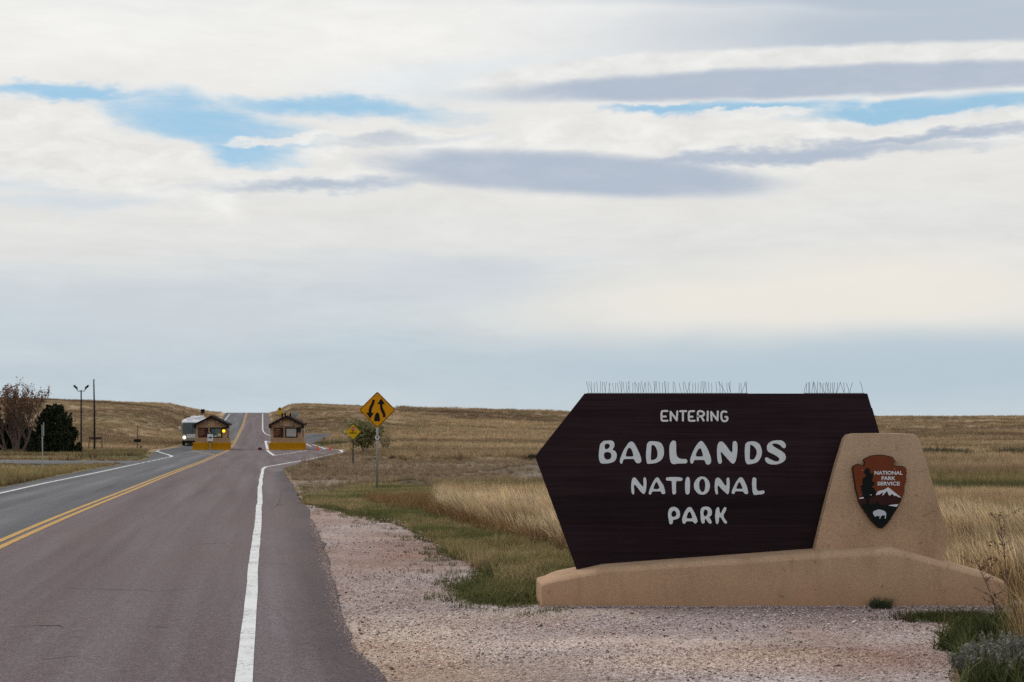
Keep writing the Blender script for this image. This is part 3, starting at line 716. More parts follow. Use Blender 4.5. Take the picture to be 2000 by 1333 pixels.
# ------------------------------------------------------------------ park entrance sign
SY = 14.07                                        # distance of the foot of the wall
sign = tag(empty('entrance_sign', (2.6, SY + .4, 0)), 'large dark brown wooden park entrance sign on a tan stucco base with arrowhead emblem', 'entrance sign')
SO = sign.location.copy()
def sp(px, py, Y):                                # photo point at distance Y, local to the sign
    x, y, z = at(px, py, Y); return (x - SO.x, y - SO.y, z - SO.z)
def sl(Y0): return lambda a, b, y: (lambda q: (q[0], y - SO.y, q[2]))(sp(a, b, Y0))

def build_base():
    Yf, Yb = SY, SY + .85
    top = [(1058, 1133), (1066, 1128), (1090, 1121), (1128, 1113.5), (1180, 1102.5), (1240, 1098), (1330, 1091.5), (1450, 1083), (1595, 1072.5), (1680, 1067), (1730, 1064), (1740, 1063.4), (1746, 1063.6), (1753, 1065.5), (1762, 1068), (1800, 1078.5), (1900, 1107), (1950, 1121), (1966, 1128), (1972, 1140)]
    T = []
    for i in range(len(top) - 1):
        for k in range(3): T.append(tuple(np.array(top[i]) + (np.array(top[i + 1]) - top[i]) * k / 3))
    T.append(top[-1]); T = np.array(T)
    V = []; F = []; n = 0
    # round-shouldered section swept along the wall: (depth fraction, height fraction lost in metres)
    prof = [(-.012, 1.0, 0), (-.006, .55, 0), (0, .12, 0), (0, 0, .085), (.006, 0, .055), (.022, 0, .028), (.048, 0, .010), (.08, 0, .001), (.12, 0, -.002), (.70, 0, -.002), (.78, 0, .02), (.83, 0, .06), (.85, 0, .12), (.86, 1.0, 0)]
    for i, (a, b) in enumerate(T):
        x, _, zt = sp(a, b + 11, Yf + .22); x = (a - 1000) / FPX * Yf - SO.x
        zt = EYE - (b - HZN) / FPX * (Yf + .42)
        w = 0.012 * (fbm(a / 60, 0 * a, 3) - .5)
        for d, down, lost in prof:
            z = zt - lost * (1 if zt > .4 else max(zt / .4, .3)); z = -.12 if down == 1.0 else (zt * (1 - down) if down else z)
            sq = (.42, .55, .68, .8, .9, .96)[i] if i < 6 else 1.0; d = d * sq if d > 0 else d
            xx = x - (.05 * d / .4 if i < 3 else 0) + (d * .1 * (i / len(T)))
            V.append((xx, Yf + d + w - SO.y, z))
        if i:
            k = len(prof)
            for j in range(k - 1): F.append((n - k + j, n + j, n + j + 1, n - k + j + 1))
        n += len(prof)
    k = len(prof); F.append(tuple(range(k))); F.append(tuple(range(n - k, n)))
    mb = MB(); mb.add(V, F)
    o = mb.build('base', M['stucco'], sign, smooth=True, bevel=.035, seg=3)
    return o
build_base()

def build_pillar():
    Yf = SY + .30; pts = [(1575, 1187), (1592, 1073), (1612, 990), (1634, 908), (1650, 856), (1657, 849), (1668, 847), (1720, 846.5), (1783, 848), (1792, 852), (1800, 872), (1812, 912), (1830, 972), (1847, 1030), (1852, 1050), (1850, 1066), (1844, 1090), (1842, 1187)]
    mb = MB(); mb.prism([pts], lambda a, b, y: (lambda q: (q[0], y - SO.y, q[2]))(sp(a, b, Yf)), Yf, Yf + .55)
    return mb.build('pillar', M['stucco'], sign, smooth=True, bevel=.055, seg=4)
pillar = build_pillar()

PY = SY + .42                                     # face of the boards
OUT = [(1142, 769), (1694, 769), (1728, 884), (1775, 1045), (1600, 1090), (1127, 1116), (1045, 892)]
panel = empty('panel'); panel.parent = sign
mb = MB(); mb.prism([[(1143, 770), (1695, 770), (1697, 778), (1700, 797), (1706, 797), (1731, 884), (1778, 1045), (1600, 1088), (1128, 1114), (1046, 892)]], sl(PY), PY + .052, PY + .13)
mb.build('backing_board', M['wood'], panel)
def clip_rows(poly, lo, hi):
    def half(p, s, lim):
        o = []
        for i in range(len(p)):
            a, b = p[i - 1], p[i]; ia, ib = s * a[1] >= s * lim, s * b[1] >= s * lim
            if ia != ib: t = (lim - a[1]) / (b[1] - a[1]); o.append((a[0] + (b[0] - a[0]) * t, lim))
            if ib: o.append(b)
        return o
    return half(half(poly, 1, lo), -1, hi)
seams = [760, 802, 857, 913, 969, 1024, 1080, 1130]
for i in range(7):
    lo, hi = seams[i] + .14, seams[i + 1] - .14; q = clip_rows(OUT, lo, hi)
    if len(q) > 2:
        o = MB().prism([q], sl(PY), PY + (.0, .0015, .0, .0022, .0008, .0018, .003)[i], PY + .05).build('plank', M['wood'], panel)

# raised painted letters, each its own piece
GL = {}
def glyph(off, sc, outer, holes=()):
    f = lambda l: [(off[0] + a / sc, off[1] + b / sc) for a, b in crom(l, 4)]
    return [f(outer)] + [f(h) for h in holes]
def put(loops, m, depth=.007): MB().prism(loops, sl(PY), PY - depth, PY + .002).build('letter', m, panel, bevel=.0028, seg=1)
A1, A2 = (1160, 850), (1340, 850)
put(glyph(A1, 10, [(150,150),(190,118),(255,111),(320,108),(375,125),(398,170),(395,230),(365,290),(410,310),(440,360),(445,420),(420,490),(370,530),(270,555),(160,558),(120,530),(100,470),(95,380),(108,250),(122,185)],
    [[(215,190),(255,170),(295,180),(308,215),(290,255),(240,280),(210,250)], [(208,350),(260,332),(320,350),(340,400),(325,460),(260,482),(210,450),(195,400)]]), M['letter'])
put(glyph(A1, 10, [(735,128),(770,145),(810,200),(860,300),(900,390),(922,470),(920,520),(885,550),(840,550),(815,530),(780,475),(740,468),(660,468),(600,472),(570,495),(555,545),(535,563),(512,545),(508,490),(540,390),(590,280),(650,190),(690,142)],
    [[(690,250),(720,265),(750,320),(768,400),(755,419),(690,422),(640,421),(622,400),(635,340),(660,275)]]), M['letter'])
put(glyph(A1, 10, [(1040,170),(1080,130),(1160,122),(1260,135),(1320,170),(1355,240),(1367,320),(1360,400),(1320,480),(1240,535),(1160,555),(1060,563),(1035,545),(1018,450),(1018,350),(1030,220)],
    [[(1125,207),(1165,200),(1205,235),(1235,310),(1242,380),(1225,450),(1180,480),(1120,489),(1110,440),(1117,320)]]), M['letter'])
put(glyph(A1, 10, [(1560,108),(1595,130),(1603,180),(1605,300),(1615,390),(1650,445),(1710,468),(1790,470),(1822,495),(1815,540),(1770,556),(1640,558),(1560,570),(1510,545),(1485,480),(1473,360),(1473,250),(1490,170),(1520,125)]), M['letter'])
put(glyph(A2, 10, [(300,118),(340,150),(400,240),(450,350),(480,440),(488,510),(470,560),(430,578),(395,570),(375,530),(350,492),(290,488),(170,490),(150,510),(135,545),(112,560),(85,540),(80,480),(105,400),(150,290),(210,190),(265,130)],
    [[(265,260),(295,280),(320,360),(325,405),(310,421),(215,421),(190,395),(205,340),(235,285)]]), M['letter'])
put(glyph(A2, 10, [(690,128),(730,150),(790,220),(850,305),(890,340),(905,315),(906,200),(915,140),(950,118),(985,140),(1000,200),(1000,320),(985,430),(960,520),(920,560),(880,545),(820,480),(740,390),(690,335),(675,360),(690,450),(697,530),(665,563),(630,545),(610,470),(602,330),(610,220),(640,145)]), M['letter'])
put(glyph(A2, 10, [(1165,170),(1200,138),(1280,125),(1360,135),(1430,180),(1468,260),(1480,350),(1460,430),(1410,510),(1340,550),(1220,572),(1180,555),(1155,490),(1145,350),(1150,220)],
    [[(1260,190),(1310,215),(1360,270),(1380,340),(1360,420),(1320,475),(1270,482),(1242,462),(1243,350),(1248,210)]]), M['letter'])
put(glyph(A2, 10, [(1840,105),(1900,130),(1940,180),(1945,230),(1915,260),(1880,245),(1820,190),(1750,168),(1695,172),(1685,195),(1720,230),(1820,290),(1910,350),(1945,420),(1930,490),(1860,545),(1760,575),(1640,572),(1570,535),(1540,480),(1550,445),(1585,440),(1650,475),(1740,515),(1800,510),(1820,475),(1790,430),(1700,375),(1610,330),(1578,270),(1585,200),(1630,145),(1710,112)]), M['letter'])
B1, B2, B3, K = (1220, 925), (1350, 925), (1290, 980), 13.333
put(glyph(B1, K, [(250,105),(290,125),(350,200),(420,290),(475,340),(490,310),(488,150),(515,103),(550,125),(568,220),(560,380),(540,480),(500,535),(450,510),(380,430),(300,330),(260,295),(240,330),(248,450),(245,530),(222,550),(190,520),(172,440),(172,290),(190,170),(215,120)]), M['letter'])
put(glyph(B1, K, [(855,105),(890,125),(940,210),(1000,300),(1035,390),(1055,490),(1040,530),(990,538),(960,520),(940,475),(900,468),(820,468),(740,470),(710,490),(690,535),(660,553),(630,530),(635,470),(670,370),(730,240),(790,145),(825,112)],
    [[(828,225),(860,260),(900,350),(900,385),(860,410),(770,408),(750,380),(765,330),(800,250)]]), M['letter'])
put(glyph(B1, K, [(1110,105),(1280,95),(1430,103),(1490,120),(1508,155),(1480,190),(1420,200),(1360,200),(1340,240),(1335,380),(1337,500),(1310,540),(1275,548),(1245,520),(1235,400),(1228,260),(1218,203),(1170,190),(1100,187),(1075,155),(1085,115)]), M['letter'])
put(glyph(B1, K, [(1645,92),(1680,115),(1697,180),(1700,300),(1693,470),(1670,535),(1630,550),(1595,530),(1578,460),(1572,320),(1580,200),(1605,115)]), M['letter'])
put(glyph(B2, K, [(285,82),(370,105),(440,170),(478,250),(485,330),(465,430),(410,510),(330,550),(230,548),(150,500),(90,420),(70,340),(80,250),(130,160),(200,100)],
    [[(290,145),(335,170),(358,240),(365,330),(350,430),(300,490),(250,460),(215,390),(205,310),(215,220),(250,160)]]), M['letter'])
put(glyph(B2, K, [(690,112),(740,130),(810,210),(870,300),(905,318),(920,290),(918,150),(955,110),(985,130),(1000,220),(997,350),(980,500),(945,543),(900,510),(800,420),(730,340),(700,315),(683,350),(688,450),(695,520),(668,550),(640,530),(615,430),(610,310),(622,200),(645,135)]), M['letter'])
put(glyph(B2, K, [(1295,103),(1340,125),(1390,210),(1440,320),(1470,440),(1480,500),(1460,535),(1410,535),(1380,515),(1345,472),(1300,468),(1170,466),(1140,485),(1120,525),(1090,537),(1058,520),(1060,460),(1100,360),(1160,240),(1220,150),(1260,108)],
    [[(1255,225),(1290,270),(1330,370),(1325,400),(1260,402),(1190,402),(1175,380),(1195,310),(1225,255)]]), M['letter'])
put(glyph(B2, K, [(1640,105),(1680,120),(1695,170),(1693,300),(1700,400),(1740,455),(1810,452),(1880,445),(1908,480),(1890,520),(1830,545),(1740,550),(1670,563),(1620,540),(1598,470),(1585,340),(1585,200),(1600,125)]), M['letter'])
put(glyph(B3, K, [(345,138),(420,160),(480,220),(508,310),(500,390),(460,440),(390,465),(335,475),(323,500),(318,550),(295,582),(260,590),(230,570),(215,470),(198,400),(200,290),(220,210),(270,158)],
    [[(352,235),(390,260),(415,310),(405,365),(370,395),(330,402),(295,380),(280,330),(300,270)]]), M['letter'])
put(glyph(B3, K, [(765,145),(810,165),(860,250),(910,350),(945,440),(962,510),(945,545),(905,573),(870,555),(835,518),(780,515),(690,515),(665,530),(640,570),(610,578),(575,550),(563,480),(575,410),(620,290),(680,190),(725,150)],
    [[(755,262),(790,300),(820,380),(825,425),(790,440),(700,438),(680,420),(690,360),(720,290)]]), M['letter'])
put(glyph(B3, K, [(1190,132),(1260,145),(1315,195),(1338,270),(1325,350),(1270,410),(1290,445),(1325,510),(1330,550),(1300,577),(1260,565),(1215,510),(1185,465),(1162,450),(1150,490),(1145,545),(1110,572),(1070,550),(1050,480),(1042,380),(1040,260),(1060,180),(1110,140)],
    [[(1170,205),(1215,235),(1230,290),(1210,350),(1165,388),(1130,365),(1115,300),(1130,235)]]), M['letter'])
put(glyph(B3, K, [(1495,145),(1525,170),(1535,240),(1560,312),(1585,290),(1630,190),(1675,145),(1710,165),(1705,230),(1660,310),(1640,370),(1660,430),(1710,500),(1732,545),(1705,575),(1660,555),(1610,480),(1570,420),(1540,405),(1522,440),(1515,530),(1480,587),(1445,560),(1428,470),(1420,390),(1430,280),(1450,190)]), M['letter'])
C1 = (1280, 795)
def strokes(parts, w=25):
    mb = MB(); k = 0
    for P in parts:
        P = np.array(P, float)
        if len(P) > 2: # round the bends
            for _ in range(2):
                Q = [P[0]]
                for i in range(len(P) - 1): Q += [P[i] * .75 + P[i + 1] * .25, P[i] * .25 + P[i + 1] * .75]
                P = np.array(Q + [P[-1]])
        D = np.gradient(P, axis=0); D /= np.linalg.norm(D, axis=1)[:, None]; Nn = np.column_stack([-D[:, 1], D[:, 0]])
        a0 = math.atan2(-Nn[-1][1], -Nn[-1][0])
        capE = [P[-1] + w * np.array([math.cos(a), math.sin(a)]) for a in np.linspace(0, math.pi, 9)[1:-1] + math.atan2(-Nn[-1][1], -Nn[-1][0])]
        capS = [P[0] + w * np.array([math.cos(a), math.sin(a)]) for a in np.linspace(0, math.pi, 9)[1:-1] + math.atan2(Nn[0][1], Nn[0][0])]
        L_ = list(P - Nn * w) + capE + list((P + Nn * w)[::-1]) + capS
        mb.prism([[(C1[0] + p[0] / K, C1[1] + p[1] / K) for p in L_]], sl(PY), PY - .006 - .0005 * k, PY + .002); k += 1
    mb.build('letter', M['letter_small'], panel)
strokes([[(310,110),(170,108),(158,150),(158,330),(175,366),(312,362)], [(160,255),(270,252)]])
strokes([[(397,358),(396,130)], [(396,130),(556,352)], [(556,352),(570,120)]])
strokes([[(645,115),(800,112)], [(716,118),(716,358)]])
strokes([[(1005,113),(885,114),(870,150),(868,330),(885,368),(1020,362)], [(870,260),(965,258)]])
strokes([[(1105,358),(1103,170),(1115,112),(1210,112),(1275,165),(1255,225),(1190,248),(1108,242)], [(1190,250),(1255,358)]])
strokes([[(1362,122),(1358,356)]])
strokes([[(1462,355),(1451,135)], [(1451,135),(1617,352)], [(1617,352),(1625,122)]])
strokes([[(1848,135),(1800,118),(1728,130),(1708,240),(1735,360),(1800,380),(1868,355),(1880,290),(1860,262),(1822,264)]])

# ------------------------------------------------------------------ arrowhead emblem on the pillar
M['ah_edge'] = plain('arrowhead_edge', (.035, .016, .012), .5, .2, 20)
M['ah_red'] = plain('arrowhead_red_brown', (.150, .036, .013), .5, .10, 2.5, spec=.12)
M['ah_dark'] = plain('arrowhead_dark_brown', (.040, .013, .010), .5, .1, 8)
M['ah_black'] = plain('arrowhead_black_green', (.006, .008, .008), .5, .2, 8)
M['ah_white'] = plain('arrowhead_white', (.60, .62, .66), .5, .04, 20)
M['ah_bison'] = plain('arrowhead_grey_white', (.46, .50, .54), .5, .05, 20)
AY = SY + .30 - .045
ah = empty('arrowhead_emblem'); ah.parent = sign
aoff = (1660, 885); asc = 8.6
ap = lambda l: [(aoff[0] + a / asc, aoff[1] + b / asc) for a, b in l]
AO = [(230,115),(300,75),(355,52),(400,40),(490,32),(580,35),(650,50),(720,70),(745,110),(772,150),(735,165),(735,190),(790,218),(890,222),(945,255),(955,320),(946,360),(940,400),(943,450),(935,500),(920,545),(915,590),(917,640),(905,690),(885,730),(870,770),(858,815),(835,850),(820,890),(800,920),(778,965),(750,1000),(728,1045),(700,1080),(680,1125),(650,1160),(622,1200),(590,1230),(545,1270),(480,1260),(420,1210),(395,1175),(360,1150),(340,1110),(310,1080),(290,1040),(260,1010),(240,965),(210,930),(188,885),(160,850),(150,810),(135,770),(128,720),(110,670),(105,630),(90,600),(92,550),(80,500),(75,450),(60,400),(62,360),(50,320),(45,250),(70,215),(110,195),(150,182),(200,208),(240,210),(248,170),(235,135)]
def shrink(P, d):
    P = np.array(P, float); T = np.roll(P, -1, 0) - np.roll(P, 1, 0); T /= np.linalg.norm(T, axis=1)[:, None]
    a = .5 * np.sum(P[:, 0] * np.roll(P[:, 1], -1) - np.roll(P[:, 0], -1) * P[:, 1]); s = 1 if a > 0 else -1
    return [tuple(p) for p in P + np.column_stack([-T[:, 1], T[:, 0]]) * d * s]
asl = sl(AY)
MB().prism([ap(AO)], asl, AY, AY + .05).build('plaque', M['ah_edge'], ah, bevel=.004, seg=2)
AI = shrink(AO, 11)
def layer(name, loops, m, k): return MB().prism([ap(l) for l in loops], asl, AY - .0015 * k, AY + .004).build(name, m, ah)
layer('red_field', [AI], M['ah_red'], 1)
def clipx(poly, ylo): return clip_rows(poly, ylo, 5000)
layer('mountain', [[(150,772),(200,752),(260,742),(340,705),(440,700),(490,632),(640,580),(700,630),(780,690),(858,752)] + [p for p in shrink(AO, 12) if p[1] > 760 and p[0] > 700 and p[1] < 900][::1] + [(780, 915), (220, 915), (172, 852)]], M['ah_dark'], 2)
low = [p for p in shrink(AO, 12) if p[1] > 885]
low = sorted([p for p in low if p[0] > 510], key=lambda p: p[1]) + sorted([p for p in low if p[0] <= 510], key=lambda p: -p[1])
layer('foreground', [low + [(185, 868), (215, 880), (235, 840), (255, 866), (300, 850), (350, 868), (370, 835), (385, 862), (410, 830), (430, 862), (455, 820), (475, 800), (492, 850), (510, 872), (600, 880), (625, 862), (650, 868), (670, 835), (690, 862), (740, 850), (760, 870), (800, 862)]], M['ah_black'], 3)
layer('snow_cap', [[(640,575),(690,615),(750,662),(805,705),(862,752),(800,740),(772,712),(748,728),(725,700),(700,690),(668,722),(648,700),(632,665),(620,640),(600,660),(575,690),(545,722),(548,690),(560,660),(535,672),(500,700),(470,702),(438,712),(442,680),(462,655),(490,635),(560,622),(600,602)]], M['ah_white'], 3)
layer('snow_field', [[(145,772),(165,755),(215,738),(235,748),(228,765)]], M['ah_white'], 3)
layer('lake', [[(635,881),(700,870),(812,860),(782,906),(720,896)]], M['ah_white'], 4)
layer('pine_tree_emblem', [[(298,252),(325,268),(330,310),(345,350),(380,338),(388,380),(385,430),(368,450),(375,485),(415,495),(412,530),(380,548),(370,575),(410,600),(425,645),(450,650),(440,680),(420,690),(415,720),(380,738),(340,735),(325,760),(322,870),(275,870),(275,765),(240,765),(225,735),(180,740),(215,705),(210,690),(225,672),(180,675),(205,645),(185,605),(205,590),(172,570),(190,545),(225,535),(205,500),(215,480),(208,440),(235,410),(265,400),(275,375),(240,340),(245,290),(270,265)]], M['ah_black'], 4)
layer('snow_field', [[(335,708),(350,697),(366,700),(352,713)]], M['ah_white'], 5)
layer('bison', [crom([(385,1005),(398,978),(430,968),(478,950),(540,962),(590,985),(607,1025),(602,1060),(600,1095),(582,1102),(588,1065),(575,1050),(535,1052),(515,1075),(508,1098),(490,1100),(500,1068),(470,1060),(440,1058),(425,1075),(405,1050),(392,1035)], 3)], M['ah_bison'], 4)
for w_, yy, x0, x1 in (('NATIONAL', 335, 412, 884), ('PARK', 425, 530, 765), ('SERVICE', 515, 460, 838)):
    c = sp(aoff[0] + (x0 + x1) / 2 / asc, aoff[1] + yy / asc, AY); S = AY / FPX / asc
    text_part('lettering', w_, M['ah_white'], ah, c[0], c[2], (x1 - x0) * S, 64 * S, AY - .0032 - SO.y, bold=.03)
for a, b in ((205, 288), (745, 265)):
    c = sp(aoff[0] + a / asc, aoff[1] + b / asc, AY); MB().box(c[0] - .004, c[0] + .004, c[1] - .004, c[1], c[2] - .003, c[2] + .003).build('screw', M['ah_bison'], ah)

# bird spikes along the top edge: two strips of bent wires
M['wire'] = plain('steel_wire', (.07, .075, .085), .5, .1, 30)
M['strip'] = plain('clear_plastic_strip', (.35, .35, .36), .4, .1, 30)
def spikes(x0, x1, bases, top0, top1, seed):
    rr = random.Random(seed); Y = PY + .06
    a, b = sp(x0, 769, Y), sp(x1, 769, Y)
    st = MB().box(a[0], b[0], a[1] - .012, a[1] + .012, a[2] - .001, a[2] + .006).build('bird_spike_strip', M['strip'], sign)
    for px, lean in bases:
        p = sp(px, 768, Y); q = sp(px + lean, rr.uniform(top0, top1), Y + rr.uniform(-.05, .05))
        m_ = [(p[i] + q[i]) / 2 + (rr.uniform(-.006, .006) if i != 2 else 0) for i in range(3)]
        MB().tube([p, m_, q], .0023, 4).build('spike', M['wire'], st, fix=False)
s1 = random.Random(4); base1 = [(1130 + c / 5.714, l / 5.714) for c, l in
    [(118, -35), (150, -40), (145, -5), (178, -3), (210, -12), (240, 4), (268, 3), (300, -12), (298, 15), (335, 12), (358, -18), (388, -14), (418, -4), (450, -18), (480, -25), (480, 3), (512, -17), (540, -10), (542, 22), (572, -14), (602, 1), (632, -5), (666, -38), (664, 4), (697, -14), (724, -25), (724, 18), (757, -15), (785, -8), (818, -28), (848, -8), (848, 6), (880, -14), (908, -6), (938, 0), (970, -12), (972, 3), (1002, 4), (1060, -2), (1090, -18), (1150, -27), (1180, -14), (1210, 35), (1215, -35), (1242, -14), (1270, 4), (1300, 2), (1334, 2), (1364, 4), (1395, -10), (1395, 5), (1424, -12), (1454, -3), (1484, 0), (1546, -12), (1578, -10), (1605, -5), (1640, -82), (1668, -14), (1698, -6), (1698, -25), (1790, 3), (1818, 45), (1818, -3), (1876, -16), (1878, 0)]]
spikes(1146, 1460, base1, 744.5, 749, 1)
base2 = [(1540 + c / 10.53, l / 10.53) for c, l in [(315, 60), (365, 5), (415, 0), (430, 5), (475, 35), (535, -25), (585, -65), (590, 15), (645, 2), (700, 15), (745, -95), (760, 3), (805, 18), (850, -70), (865, 2), (915, -5), (920, 25), (980, 30), (990, 80), (1145, -85), (1145, -12), (1250, -65), (1260, 60), (1530, -60)]]
spikes(1570, 1688, base2, 745, 748.5, 2)

# hairline cracks in the stucco
M['crack'] = plain('stucco_crack_line', (.10, .065, .045), .9, .3, 40)
def crack(pts, Y, off):
    rr = random.Random(len(pts)); P = [sp(a, b, Y) for a, b in pts]; Q = []
    for i in range(len(P) - 1):
        for k in range(6): Q.append([P[i][j] + (P[i + 1][j] - P[i][j]) * k / 6 + (rr.uniform(-.004, .004) if j != 1 else 0) for j in range(3)])
    MB().tube([(q[0], q[1] + off, q[2]) for q in Q], .0016, 4).build('crack', M['crack'], sign, fix=False)
crack([(1782, 919), (1795, 922), (1808, 918), (1811, 916)], SY + .30, .0006)
crack([(1800, 1010), (1815, 1003), (1830, 997)], SY + .30, .0006)
crack([(1855, 1101), (1850, 1112), (1840, 1125), (1836, 1132)], SY, .0006)

# ------------------------------------------------------------------ entrance booths
M['booth_wall'] = plain('tan_booth_siding', (.37, .235, .135), .8, .10, 3)
M['booth_trim'] = plain('light_tan_trim', (.44, .29, .17), .75, .08, 5)
M['booth_roof'] = plain('dark_brown_roof', (.022, .013, .011), .85, .25, 8, bmp=.4, spec=.05)
M['fascia'] = plain('dark_brown_fascia', (.018, .011, .010), .7, .2, 6)
M['notice'] = plain('maroon_notice_board', (.070, .022, .020), .6, .2, 6)
M['notice_dark'] = plain('dark_maroon_post', (.030, .013, .012), .6, .2, 6)
M['frame_black'] = plain('black_window_frame', (.012, .012, .013), .45, .2, 10)
M['pane_grey'] = glass_dark('grey_window_pane', (.10, .12, .12), .12)
M['blind'] = plain('pale_window_blind', (.36, .36, .34), .8, .05, 4)
M['pane_dark'] = glass_dark('dark_window_pane', (.055, .085, .095), .08)
M['paper_yellow'] = plain('yellow_notice_paper', (.55, .50, .20), .8, .06, 8)
M['paper_pink'] = plain('pink_notice_paper', (.60, .38, .38), .8, .06, 8)
M['white'] = plain('white_enamel', (.62, .62, .62), .5, .06, 10)
M['steel'] = plain('galvanised_steel', (.30, .32, .33), .5, .12, 14, metal=.4)
M['amber_lamp'] = plain('lit_amber_lamp', (.7, .35, .02), .4, .02, 5, emit=(1, .45, .015), es=2.2)
M['lens_dark'] = plain('unlit_lens', (.03, .03, .03), .3, .1, 5)
M['yellow_conc'] = plain('yellow_painted_concrete', (.45, .205, .003), .8, .13, 2.2, bmp=.15, spec=.12)
M['sat'] = plain('grey_dish', (.28, .27, .28), .6, .1, 6)

def booth(loc, rz, label, lit):
    t = tag(empty('entrance_booth', loc, rz), label, 'booth', 'entrance booths with tan walls')
    W, D, E, PK = 1.62, 4.4, 2.62, 3.45       # half width, depth, eaves, ridge of the wall
    wall = MB().prism([[(-W, 0), (W, 0), (W, E), (0, PK), (-W, E)]], lambda a, b, y: (a, y, b), 0, D).build('wall', M['booth_wall'], t)
    MB().box(-W - .07, W + .07, -.07, D + .05, 0, 1.22).build('wainscot', M['booth_wall'], t, bevel=.015)
    MB().box(-W - .09, W + .09, -.10, -.071, 1.18, 1.25).build('sill_rail', M['booth_trim'], t)
    s = (PK - E) / W
    for sg in (-1, 1):
        MB().box(sg * (W - .05) - .06, sg * (W - .05) + .06, -.03, .1, 1.25, E - .04).build('corner_board', M['booth_trim'], t)
        ov = W + .20; z0 = PK + .06; zE = PK + .06 - ov * s
        v = [(0, -.55, z0), (sg * ov, -.55, zE), (sg * ov, D + .4, zE), (0, D + .4, z0), (0, -.55, z0 + .14), (sg * ov, -.55, zE + .14), (sg * ov, D + .4, zE + .14), (0, D + .4, z0 + .14)]
        rf = MB().add(v, [(0, 1, 2, 3), (4, 5, 6, 7), (0, 1, 5, 4), (1, 2, 6, 5), (2, 3, 7, 6), (3, 0, 4, 7)]).build('roof_slope', M['booth_roof'], t)
        v2 = [(0, -.58, z0 - .10), (sg * (ov + .02), -.58, zE - .12), (sg * (ov + .02), -.53, zE - .12), (0, -.53, z0 - .10), (0, -.58, z0 + .12), (sg * (ov + .02), -.58, zE + .12), (sg * (ov + .02), -.53, zE + .12), (0, -.53, z0 + .12)]
        MB().add(v2, [(0, 1, 2, 3), (4, 5, 6, 7), (0, 1, 5, 4), (1, 2, 6, 5), (2, 3, 7, 6), (3, 0, 4, 7)]).build('fascia_board', M['fascia'], rf)
        MB().box(sg * (ov - .12) - .12, sg * (ov - .12) + .12, -.5, .1, zE - .28, zE - .02).build('eave_bracket', M['fascia'], rf)
        MB().tube([(sg * .62, -.1, PK - .42), (sg * .62, -.28, PK - .46)], .07, 8).build('floodlight', M['white'], t)
        MB().tube([(sg * (W + .02), D * .12, .6), (sg * (W + .09), D * .12, E - .3)], .045, 6).build('downpipe', M['fascia'], t)
    MB().box(.40 - .78, .40 - .02, -.05, -.002, PK - .95, PK - .38).build('gable_panel', M['booth_trim'], t, bevel=.01)
    # the plate over the window: too far off to read, so only its strokes
    if lit: x0, x1 = -.28, .28
    else: x0, x1 = -.80, .80
    pl = MB().box(x0, x1, -.035, -.003, 2.42, 2.62).build('name_plate', M['notice' if not lit else 'booth_trim'], t)
    k = 8 if not lit else 3
    for i in range(k):
        a = x0 + .05 + (x1 - x0 - .1) * i / k; MB().box(a, a + (x1 - x0 - .1) / k * .7, -.039, -.034, 2.49, 2.55).build('lettering', M['white' if not lit else 'notice'], pl)
    # notice board
    nb = MB().box(-1.36, -.36, -.06, -.001, 1.32, 2.36).build('notice_board', M['notice'], t, bevel=.01)
    MB().box(-.52, -.36, -.075, -.061, 1.32, 2.36).build('board_post', M['notice_dark'], nb)
    for i in range(4): MB().box(-1.27, -.70 - .1 * (i % 2), -.0635, -.0601, 2.14 - i * .19, 2.17 - i * .19).build('lettering', M['booth_trim'], nb)
    MB().box(-.85, -.70, -.064, -.0601, 1.42, 1.68).build('notice_sheet', M['notice_dark'], nb)
    # window
    w = empty('window'); w.parent = t
    x0, x1, z0, z1 = -.16, 1.12, 1.30, 2.36
    f = MB(); f.box(x0, x1, -.07, 0, z1 - .12, z1); f.box(x0, x1, -.07, 0, z0, z0 + .10); f.box(x0, x0 + .11, -.069, 0, z0 + .10, z1 - .12); f.box(x1 - .11, x1, -.069, 0, z0 + .10, z1 - .12)
    f.build('frame', M['frame_black'], w)
    MB().box(x0 + .11, x1 - .11, -.028, -.004, z0 + .10, z1 - .12).build('pane', M['pane_dark' if lit else 'pane_grey'], w)
    if lit:
        MB().box(.42, 1.0, -.033, -.029, 1.40, 2.24).build('blind', M['pane_grey'], w)
        MB().box(.66, .98, -.038, -.034, 1.42, 1.72).build('posted_sheet', M['paper_yellow'], w); MB().box(.25, .55, -.037, -.0335, 1.40, 1.50).build('posted_sheet', M['white'], w)
    else:
        MB().box(x0 + .13, x1 - .13, -.033, -.029, z0 + .11, z1 - .13).build('blind', M['blind'], w)
        MB().box(.72, .96, -.038, -.034, 1.45, 1.66).build('posted_sheet', M['paper_pink'], w)
    # lane signal beside the window
    sg_ = MB().box(1.14, 1.46, -.22, -.002, 1.86, 2.40).build('lane_signal', M['frame_black'], t, bevel=.02)
    MB().tube([(1.30, -.24, 2.0), (1.30, -.221, 2.0)], .165 if lit else .12, 14).build('signal_lens', M['amber_lamp' if lit else 'lens_dark'], sg_)
    # small lamp on the right wall
    MB().tube([(W + .05, .5, 2.15), (W + .22, .4, 2.05)], .08, 8).build('wall_lamp', M['white'], t)
    return t
YB = 150.6
zb = float(zr(150))
bl = at(413, 880, YB); br = at(560, 880, YB)
booth((bl[0], YB, zb), .13, 'left tan entrance booth with lit amber signal and dark window', True)
b2 = booth((br[0], YB, zb), .08, 'right tan entrance booth with pale blind in its window', False)
dish = MB(); 
for k in range(6):
    r0 = .33 * k / 5; dish.tube([(.75, 2.2 + .02 * k, 3.75), (.75, 2.22 + .02 * k, 3.75)], max(r0, .02), 12)
